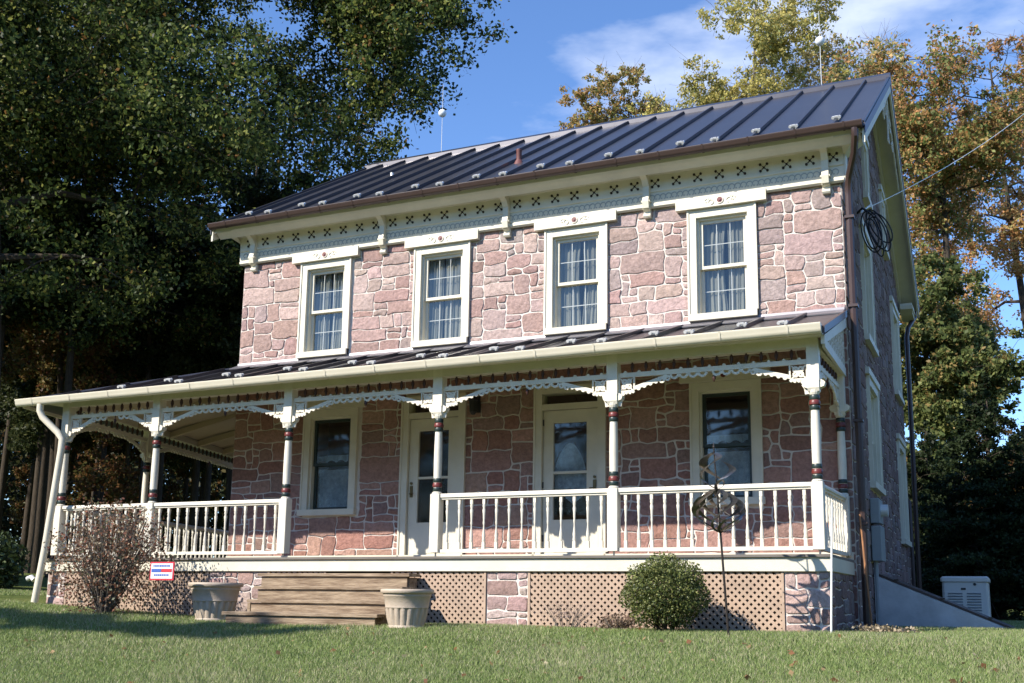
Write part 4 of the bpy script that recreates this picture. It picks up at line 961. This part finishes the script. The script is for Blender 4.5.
gen = thing('standby_generator', 'pale beige standby generator with louvred front, behind the cellar bulkhead', 'generator', (1.1, 4.6, .25))
mb = MB(); mb.bevbox(.78, 1.44, 3.9, 5.1, .30, .90, .03); mb.build('housing', GENM, gen)
mb = MB(); mb.bevbox(.76, 1.46, 3.88, 5.12, .885, .965, .03); mb.build('lid', GENM, gen)
mb = MB(); mb.box(.7, 1.52, 3.8, 5.2, .12, .30); mb.build('pad', CONC, gen)
mb = MB()
for k in range(8):
    z = .40 + .042 * k
    for a, b in ((.86, 1.07), (1.13, 1.33)): mb.add([(a, 3.897, z), (b, 3.897, z), (b, 3.880, z + .012), (a, 3.880, z + .012), (a, 3.897, z + .02), (b, 3.897, z + .02)], [(0, 1, 2, 3), (3, 2, 5, 4)])
mb.build('louvre', GREYM, gen)
mb = MB(); mb.M = Matrix.Translation((0, 3.90, 0)); mb.disc(1.25, .845, .022, -.012, .002, 10); mb.box(1.05, 1.12, -.006, .002, .76, .79); mb.build('lock', BLACK, gen)

mb = MB(); mb.tube([(-14.14, 0.0, .80), (-14.05, 0.0, .83), (-13.98, 0.0, .78)], .045, 10); o = mb.build('drain_elbow', ALU, None); tag(o, 'small white pipe elbow on the grass left of the porch downspout', 'pipe elbow')

# ------------------------------------------------------------------ shrubs
def pick(rng, pal, wt, n, jitter=.25):
    pal = np.array(pal); i = rng.choice(len(pal), n, p=np.array(wt) / sum(wt)); return np.clip(pal[i] * rng.uniform(1 - jitter, 1 + jitter, (n, 1)), .003, .8)
def shrub(name, label, c, rad, n, size, pal, wt, seed, twigs=12, shell=.75, m=LEAFB, zb=.2, bark=BARK, twr=.006, pw=1.0):
    rng = np.random.default_rng(seed); root = thing(name, label, 'shrub', (c[0], c[1], zb))
    d = rng.normal(size=(n, 3)); d /= np.linalg.norm(d, axis=1, keepdims=True)
    r = (shell + (1 - shell) * rng.random(n)) ** pw
    lump = 1 + .09 * np.sin(d[:, 0] * 7 + seed) * np.sin(d[:, 2] * 6) + .035 * np.sin(d[:, 1] * 11 + 2) + rng.normal(0, .015, n)
    P = np.array(c) + d * np.array(rad) * (r * lump)[:, None]
    P = P[P[:, 2] > zb + .02]
    leaves('foliage', P, size, pick(rng, pal, wt, len(P)), m, root, rng)
    mb = MB(); rg = random.Random(seed)
    for k in range(twigs):
        a = rg.uniform(0, 6.28); e = rg.uniform(.2, 1.3); q = Vector((c[0] + rad[0] * .85 * math.cos(a) * math.cos(e), c[1] + rad[1] * .85 * math.sin(a) * math.cos(e), c[2] + rad[2] * .85 * math.sin(e)))
        b = Vector((c[0] + .05 * math.cos(a), c[1] + .05 * math.sin(a), zb - .05)); mid = b.lerp(q, .5) + Vector((0, 0, .1 * rad[2]))
        mb.tube([b, mid, q], [twr * 2.2, twr * 1.5, twr * .7], 5)
    mb.build('stem', bark, root); return root
shrub('boxwood_bush', 'round clipped green boxwood in front of the lattice', (-1.70, -2.62, .65), (.48, .48, .40), 26000, .026, [(.075, .10, .028), (.14, .165, .045), (.24, .25, .085), (.04, .055, .018)], [4, 4, 3, 2], 5, twigs=14, shell=.5, zb=.22)
shrub('bare_shrub', 'rust-brown thinning shrub in front of the left porch railing', (-9.42, -2.85, 1.02), (.95, .62, .84), 6500, .044, [(.24, .10, .06), (.30, .19, .12), (.14, .075, .045), (.36, .31, .22), (.14, .15, .07)], [4, 4, 3, 3, 1], 6, twigs=120, shell=.05, zb=.28, bark=GREYBARK, twr=.004, pw=.5)
shrub('dried_perennial', 'low dry tan perennial clump between the lattice and the round bush', (-2.35, -2.25, .28), (.28, .2, .14), 1300, .035, [(.30, .22, .15), (.20, .13, .10)], [1, 1], 7, twigs=40, shell=.1, zb=.2, bark=GREYBARK, twr=.003)
shrub('dried_flower_clump', 'wispy dead flower stalks at the middle of the lattice', (-3.05, -2.15, .38), (.5, .18, .18), 250, .026, [(.28, .20, .17), (.33, .25, .22)], [1, 1], 8, twigs=28, shell=.1, zb=.2, bark=GREYBARK, twr=.0018)
shrub('dead_weeds', 'straw-coloured dead weeds at the right-hand corner of the porch', (.35, -1.5, .25), (.5, .4, .07), 800, .04, [(.36, .29, .19), (.25, .2, .12)], [1, 1], 9, twigs=50, shell=.1, zb=.19, bark=GREYBARK, twr=.003)
shrub('dark_shrub', 'dark leafy shrub on the lawn at the far left edge', (-16.6, 1.2, 1.15), (.75, .7, .62), 6000, .09, [(.03, .05, .02), (.07, .10, .035), (.10, .13, .05)], [3, 3, 1], 10, twigs=14, shell=.3, zb=.62)

# ------------------------------------------------------------------ trees
def tree(name, label, base, height, clumps, leaf_n, leaf_s, pal, wt, seed, trunk_r=.3, bark=BARK, group=None, bend=.6, limb_r=.07, m=LEAF, spread=.45, up=0, cat='tree', forkz=.25, twigs=0):
    """clumps: list of (centre offset from base, radii). Every clump hangs on its own limb."""
    rng = np.random.default_rng(seed); rg = random.Random(seed)
    bz = G(*base) - .1; root = thing(name, label, cat, (base[0], base[1], bz), group); b = Vector((base[0], base[1], bz))
    mb = MB(); N = 9; path = [b + Vector((bend * math.sin(seed + 2.2 * t) * t, bend * math.cos(seed * 1.7 + 2 * t) * t - bend * math.cos(seed * 1.7) * t, height * .93 * t)) for t in [i / N for i in range(N + 1)]]
    rad = [trunk_r * (1.25 if i == 0 else 1) * (1 - .88 * i / N) for i in range(N + 1)]; mb.tube(path, rad, 10)
    def tp(t): t = max(0, min(.999, t)) * N; i = int(t); return path[i].lerp(path[i + 1], t - i)
    Ps = []; Ts = []
    vol = np.array([c[1][0] * c[1][1] * c[1][2] for c in clumps]) ** .67; vol /= vol.sum()
    nodes = [(tp(forkz + (1 - forkz) * i / 24), trunk_r * (1 - .88 * (forkz + (1 - forkz) * i / 24)), 0) for i in range(25)]
    order = sorted(range(len(clumps)), key=lambda q: math.hypot(clumps[q][0][0], clumps[q][0][1]) + .25 * clumps[q][0][2])
    for ci in order:
        c, r = clumps[ci]; cw = b + Vector(c); best = None
        for (q, qr, dep) in nodes:
            dv = cw - q; cost = dv.length + max(0, -dv.z) * 1.2 + dep * .35
            if best is None or cost < best[0]: best = (cost, q, qr)
        s, sr = best[1], best[2]; L = (cw - s).length; lr = min(sr * .62, limb_r * (.35 + L / 4)); lr = max(lr, .012)
        sag = Vector((rg.uniform(-.14, .14), rg.uniform(-.14, .14), rg.uniform(-.05, .16))) * L; m1 = s.lerp(cw, .33) + sag; m2 = s.lerp(cw, .7) + sag * .6 + Vector((rg.uniform(-.06, .06), rg.uniform(-.06, .06), 0)) * L
        mb.tube([s, m1, m2, cw], [lr, lr * .8, lr * .55, lr * .3], 6)
        mid = m1; nodes += [(m1, lr * .8, 2), (m2, lr * .6, 2), (cw, lr * .35, 3)]
        for q in range(4 + twigs):
            e = cw + Vector((rg.gauss(0, r[0] * .6), rg.gauss(0, r[1] * .6), rg.gauss(0, r[2] * .6))); st = m2.lerp(cw, rg.uniform(0, 1)); mm_ = st.lerp(e, .5) + Vector((rg.uniform(-.1, .1), rg.uniform(-.1, .1), .12)) * (e - st).length
            mb.tube([st, mm_, e], [max(.009, lr * .3), max(.007, lr * .2), .004], 4, cap=False)
            for w_ in range(twigs // 3): e2 = mm_ + Vector((rg.gauss(0, .5), rg.gauss(0, .5), rg.uniform(.1, .8))); mb.tube([mm_, e2], [.007, .003], 3, cap=False)
        n = int(leaf_n * vol[ci]); 
        # sub-tufts inside the clump make uneven edges and gaps
        k = max(7, int(13 * (r[0] + r[2]))); tc_ = rng.normal(size=(k, 3)); tc_ /= np.linalg.norm(tc_, axis=1, keepdims=True); tc_ *= (rng.random((k, 1)) ** .4)
        idx = rng.integers(0, k, n); P = np.array(cw) + (tc_[idx] * 1.05 + rng.normal(0, spread * .27, (n, 3))) * np.array(r)
        w = np.array(wt, float) * rng.uniform(.35, 1.8, len(wt)); T = pick(rng, pal, w, n) * rng.uniform(.8, 1.2)
        Ps.append(P); Ts.append(T)
    mb.build('trunk', bark, root, smooth=True)
    P = np.concatenate(Ps); T = np.concatenate(Ts); leaves('crown', P, leaf_s, T, m, root, rng, up=up)
    return root
def ell(n, c, R, r, seed, shell=.45, flat=.8):
    rng = np.random.default_rng(seed); o = []
    for _ in range(n):
        d = rng.normal(size=3); d /= np.linalg.norm(d); k = shell + (1 - shell) * rng.random(); s = r * rng.uniform(.7, 1.35)
        o.append(((c[0] + d[0] * R[0] * k, c[1] + d[1] * R[1] * k, c[2] + d[2] * R[2] * k), (s, s, s * flat)))
    return o
OAKP = [(.05, .075, .02), (.11, .145, .035), (.24, .25, .065), (.028, .04, .014), (.28, .15, .05)]; OAKW = [4, 4, 2.2, 3, .4]
# great oak on the left (trunk near the left edge, crown reaching over the roof's left end)
oc = ell(125, (-1.2, 3.0, 14.2), (9.0, 7.5, 8.3), 1.55, 41, .25, .7)
oc += [((7.0 + i * .55, 4.2 + i * .15, 14.8 - i * .35), (1.3, 1.3, .9)) for i in range(4)] + ell(22, (5.6, 4.6, 15.0), (3.0, 2.4, 3.2), 1.25, 43, .1, .75) + [((6.2, 4.5, 11.0), (1.3, 1.3, .8)), ((7.2, 4.6, 11.9), (1.2, 1.2, .7))]
tree('oak_tree', 'huge dark green oak filling the upper left, branches reaching behind the roof', (-18.6, 2.6), 21, oc, 330000, .115, OAKP, OAKW, 41, trunk_r=.27, limb_r=.12, bend=.9, forkz=.25)

AUT = [(.46, .24, .10), (.36, .25, .09), (.25, .27, .09), (.52, .34, .13), (.15, .20, .06)]
tree('orange_oak_tree', 'tall oak with rusty orange and olive leaves right of the gable', (.3, 20.0), 19,
     ell(46, (.4, 0, 14.6), (3.1, 2.8, 4.3), .85, 51, .25, .8) + ell(26, (-.5, 0, 8.4), (2.0, 2.0, 4.2), .75, 52, .3, .8), 52000, .12, AUT, [3, 3, 3, 1, 2], 51, trunk_r=.22, limb_r=.06, bend=.6, forkz=.2)
tree('rust_oak_tree', 'rusty-leaved oak half cut off by the right edge of the photo', (3.2, 27.0), 22,
     ell(44, (-0.6, 0, 15.5), (4.0, 3.0, 6.4), .9, 53, .3, .8), 40000, .13, [(.52, .28, .13), (.42, .29, .12), (.30, .28, .11)], [4, 3, 2], 53, trunk_r=.24, limb_r=.08, bend=.9, forkz=.15, twigs=3)
tree('slender_green_tree', 'slender tree with olive green leaves just behind the rear corner of the house', (0.6, 18.0), 10.5,
     ell(34, (0.0, 0, 6.9), (1.7, 1.6, 3.5), .7, 54, .3, .85), 52000, .13, [(.12, .155, .05), (.20, .22, .075), (.08, .105, .035), (.28, .20, .075)], [3, 3, 2, 1], 54, trunk_r=.16, limb_r=.05, forkz=.2)
tree('yellow_tree', 'tall half-bare tree with yellow leaves showing above the middle of the ridge', (-7.4, 30.5), 29,
     ell(60, (.3, 0, 22.3), (5.0, 3.4, 6.0), .8, 55, .3, .85), 36000, .14, [(.52, .43, .13), (.38, .35, .11), (.60, .52, .20), (.30, .32, .12)], [4, 4, 2, 2], 55, trunk_r=.26, bark=GREYBARK, limb_r=.065, forkz=.3, twigs=5)
tree('bare_yellow_tree', 'nearly bare grey tree with sparse pale leaves behind the right end of the ridge', (-4.0, 33.0), 26.5,
     ell(30, (0, 0, 21.0), (3.6, 3.0, 5.8), 1.0, 56, .3, .85), 17000, .15, [(.46, .42, .18), (.38, .28, .12), (.52, .44, .20)], [3, 3, 2], 56, trunk_r=.22, bark=GREYBARK, limb_r=.06, forkz=.3, twigs=9)
tree('copper_tree', 'copper-orange tree crown standing alone above the ridge against the blue sky', (-13.6, 30.5), 25.0,
     ell(30, (0, 0, 21.6), (2.5, 2.2, 3.3), .75, 57, .3, .8), 22000, .14, [(.42, .25, .10), (.36, .30, .10), (.50, .34, .13), (.22, .24, .08)], [3, 4, 2, 3], 57, trunk_r=.22, limb_r=.06, forkz=.3, twigs=3)
tree('bare_sapling_tree', 'thin leafless tree seen past the left end of the ridge', (-20.5, 31.5), 20.5,
     ell(16, (0, 0, 17.5), (2.8, 2.0, 2.6), 1.2, 58, .3, .85), 1200, .17, [(.26, .22, .07), (.20, .19, .07)], [1, 1], 58, trunk_r=.16, bark=GREYBARK, limb_r=.05, forkz=.4, twigs=12)
tree('small_yellow_tree', 'small yellow-green tree top just above the ridge left of the open sky', (-17.2, 33.0), 19.3,
     ell(8, (0, 0, 17.6), (1.6, 1.4, 1.0), .8, 59, .3, .8), 7000, .15, [(.22, .20, .07), (.14, .15, .05)], [1, 1], 59, trunk_r=.14, bark=GREYBARK, limb_r=.04, forkz=.5, twigs=4)

EVG = [(.022, .035, .014), (.035, .052, .02), (.055, .075, .03)]
def conifer(name, label, x, y, h, r, seed, n=60000, s=.11, pal=EVG, wt=(3, 3, 1)):
    cl = []; rg = random.Random(seed)
    lv = 13
    for i in range(lv):
        t = i / (lv - 1); rr = r * (1 - t) ** .75 * (1 if t > .06 else .9) + .12; k = max(1, int(7 * rr / r + 1))
        for q in range(k):
            a = 2 * math.pi * (q + rg.random()) / k; d = rr * rg.uniform(.45, .8); cl.append(((d * math.cos(a), d * math.sin(a), .5 + (h - .6) * t), (rr * .42 + .12, rr * .42 + .12, h / lv * .8)))
    return tree(name, label, (x, y), h, cl, n, s, pal, wt, seed, trunk_r=.16, limb_r=.03, bend=.1, forkz=.02, spread=.5, up=.2)
conifer('evergreen_tree', 'broad dark evergreen behind the generator', 1.5, 13.0, 5.6, 1.9, 61, 90000, .085)
conifer('evergreen_tree', 'dark evergreen at the right edge, partly out of the photo', 3.9, 14.2, 5.8, 2.0, 62, 70000, .09)
conifer('evergreen_tree', 'narrow dark evergreen tight behind the rear downspout', -.1, 15.6, 5.0, 1.5, 63, 50000, .09)

# woods: three kinds of forest tree, copied
def copy_thing(root, loc, rz, sc, label):
    c = root.copy(); COL.objects.link(c); c.location = loc; c.rotation_euler = (0, 0, rz); c.scale = (sc, sc, sc); c['label'] = label
    for ch in root.children: d = ch.copy(); COL.objects.link(d); d.parent = c
    return c
WG = 'forest trees standing close together behind the house'
wl = ['tall dark pine with a bare lower trunk in the woods behind the left porch', 'dark broad-leaved forest tree in the woods behind the left porch', 'forest tree with yellow and orange leaves in the woods behind the left porch']
wr = ['tall dark pine in the woods glimpsed right of the house', 'dark broad-leaved tree in the woods glimpsed right of the house', 'autumn-coloured tree in the woods glimpsed right of the house']
p1 = tree('pine_tree', wl[0], (-24.5, 11.5), 17, ell(16, (0, 0, 12.3), (2.2, 2.2, 4.6), 1.1, 71, .3, .6), 34000, .14, EVG, [3, 3, 1], 71, trunk_r=.19, bend=.35, limb_r=.04, group=WG, forkz=.35, twigs=4)
p2 = tree('forest_tree', wl[1], (-29.0, 14.0), 16, ell(24, (0, 0, 9.5), (3.0, 3.0, 6.0), 1.2, 72, .3, .8), 42000, .15, [(.03, .042, .016), (.05, .062, .022), (.085, .09, .035)], [3, 3, 1], 72, trunk_r=.2, bend=.6, limb_r=.05, group=WG, forkz=.15)
p3 = tree('autumn_tree', wl[2], (-33.0, 21.0), 15, ell(20, (0, 0, 8.5), (2.8, 2.8, 6.2), 1.0, 73, .3, .8), 30000, .14, [(.16, .08, .03), (.19, .14, .045), (.09, .09, .03), (.12, .045, .025)], [3, 2, 3, 1], 73, trunk_r=.15, bend=.6, limb_r=.05, group=WG, forkz=.15, twigs=3)
rg = random.Random(5)
spots = []
tries = 0
while len(spots) < 34 and tries < 4000:
    tries += 1; a = rg.uniform(-.93, -.66); d = rg.uniform(31, 52); x, y = 1.69 + d * math.sin(a), -13.9 + d * math.cos(a)
    if all(math.hypot(x - q[0], y - q[1]) > 1.9 for q in spots): spots.append((x, y))
for k, (x, y) in enumerate(spots):
    s = (p1, p2, p1, p1, p2, p1, p3)[k % 7]; copy_thing(s, (x, y, G(x, y) - .1), rg.uniform(0, 6.28), rg.uniform(.75, 1.05), wl[(p1, p2, p3).index(s)])
spots2 = [(-3.5, 41), (1.5, 38), (4.5, 33), (5.5, 44), (-7, 43), (-12, 42), (-17, 44), (-24, 45), (7, 30), (-22, 36), (-28, 40), (-1, 50), (3.5, 52)]
for k, (x, y) in enumerate(spots2):
    s = (p2, p3, p1)[k % 3]; copy_thing(s, (x, y, G(x, y) - .1), rg.uniform(0, 6.28), rg.uniform(.7, .95) * (.8 if x > -10 else .9), wr[(p1, p2, p3).index(s)])

# trees on the open lawn side, which shade the woods' edge and the strip of lawn
tree('shade_tree', 'broad oak standing on the lawn beyond the left edge of the photo', (-27.0, -4.5), 17, ell(50, (0, 0, 10.5), (6.0, 5.5, 5.5), 1.7, 81, .3, .8), 60000, .26, OAKP, OAKW, 81, trunk_r=.4, limb_r=.1, forkz=.2, group='trees on the lawn left of the photo')
sc_ = [((5.7 + i * 1.02, -1.2, 12.0 + .1 * math.sin(i * 1.9)), (.75, .55 + .25 * math.sin(math.pi * (1 - i / 8.)) , .32)) for i in range(-1, 9)]
tree('shade_tree', 'tall lawn tree with long level boughs beyond the left edge of the photo', (-28.9, -15.35), 14, sc_ + ell(14, (0, 0, 11), (2.2, 2.2, 2.5), 1.2, 82, .3, .8), 48000, .26, OAKP, OAKW, 82, trunk_r=.3, limb_r=.05, forkz=.5, group='trees on the lawn left of the photo')

# far woods behind everything; ring behind the camera is added to block sky light
rng = np.random.default_rng(90); n = 240000
a = np.where(rng.random(n) < .68, rng.uniform(-1.05, .25, n), rng.uniform(.25, 2 * math.pi - 1.05, n)); vis = (a <= .25); d = np.where(vis, rng.uniform(56, 78, n), rng.uniform(52, 70, n)); x = 1.69 + d * np.sin(a); y = -13.9 + d * np.cos(a)
hmax = np.interp(a, [-1.05, -.75, -.6, -.45, -.2, -.05, .25, .8, 2.0, 5.0, 5.3], [11, 11, 12, 11, 12, 9, 8, 14, 20, 20, 13]) * (.8 + .25 * np.sin(a * 47) * np.sin(a * 19 + 1))
z = gz(x, y) + hmax * rng.random(n) ** .8
T = pick(rng, [(.03, .04, .016), (.055, .06, .022), (.11, .09, .03), (.15, .08, .03)], [5, 4, 1.2, .8], n)
fw = leaves('far_woods_and_sky_block', np.stack([x, y, z], 1), np.where(vis, .38, .9), T, LEAF, None, rng); tag(fw, 'solid dark wall of distant woods, with an unseen part behind the camera added to dim the sky light', 'woods', kind='stuff')

# ------------------------------------------------------------------ lawn grass and litter
rng = np.random.default_rng(100); N = 700000
a = rng.uniform(-.93, .09, N); d = 7.6 + (rng.random(N) ** 1.25) * 15.0; x = 1.687 + d * np.sin(a); y = -13.934 + d * np.cos(a)
inside = ((x > -11.75) & (x < .02) & (y > PY - .1)) | ((x > -10.2) & (x < 0) & (y > -2)) | ((x > -7.3) & (x < -5.05) & (y > -3.0)) | ((x > 0) & (x < 1.75) & (y > 1.6) & (y < 3.2)) | ((x <= -10) & (x > -14) & (y > PY - .1))
x, y, d = x[~inside], y[~inside], d[~inside]; n = len(x); z = gz(x, y)
pn = np.sin(x * 1.3 + 1) * np.sin(y * 1.7) + .5 * np.sin(x * 3.1 + y * 2.3)
h = rng.uniform(.024, .052, n) * (1 + .2 * pn); th = rng.uniform(0, 6.283, n); w = rng.uniform(.0028, .005, n) * (d / 10)
ln = rng.normal(0, .5, (n, 2)) * h[:, None]
dx, dy = np.cos(th) * w, np.sin(th) * w
V = np.stack([np.stack([x - dx, y - dy, z - .004], 1), np.stack([x + dx, y + dy, z - .004], 1), np.stack([x + ln[:, 0], y + ln[:, 1], z + h], 1)], 1).reshape(-1, 3)
pal = np.array([(.19, .265, .08), (.255, .33, .11), (.32, .375, .155), (.145, .20, .06), (.46, .43, .27)]); wts = np.array([3, 3.5, 2.2, 1.5, .9]); i = rng.choice(5, n, p=wts / wts.sum())
dry = (rng.random(n) < np.clip(.13 + .14 * pn, 0, .45)); i[dry] = 4; T = pal[i] * rng.uniform(.8, 1.2, (n, 1))
me = bpy.data.meshes.new('lawn_grass'); me.vertices.add(3 * n); me.vertices.foreach_set('co', V.ravel().astype(np.float32)); me.loops.add(3 * n); me.loops.foreach_set('vertex_index', np.arange(3 * n, dtype=np.int32))
me.polygons.add(n); me.polygons.foreach_set('loop_start', np.arange(0, 3 * n, 3, dtype=np.int32)); me.polygons.foreach_set('loop_total', np.full(n, 3, np.int32))
ca = me.color_attributes.new('tint', 'FLOAT_COLOR', 'CORNER'); C = np.ones((n, 3, 4), np.float32); C[:, :, :3] = T[:, None, :]; ca.data.foreach_set('color', C.ravel()); me.materials.append(GRASSM); me.update(calc_edges=True)
tag(link('lawn_grass', me), 'short mown green lawn grass with dry straw patches', 'grass', kind='stuff')
n = 230; a = rng.uniform(-.93, .09, n); d = rng.uniform(8.3, 14, n); x = 1.687 + d * np.sin(a); y = -13.934 + d * np.cos(a); k = y < -2.2; x, y = x[k], y[k]
P = np.stack([x, y, gz(x, y) + rng.uniform(.015, .04, len(x))], 1)
lf = leaves('leaf_litter', P, .055, pick(rng, [(.34, .19, .09), (.42, .28, .15), (.22, .10, .05), (.5, .42, .28)], [4, 3, 2, 1], len(P)), LEAF, None, rng, aspect=.8, up=.5); tag(lf, 'scattered dry brown fallen leaves on the lawn', 'leaf litter', kind='stuff')
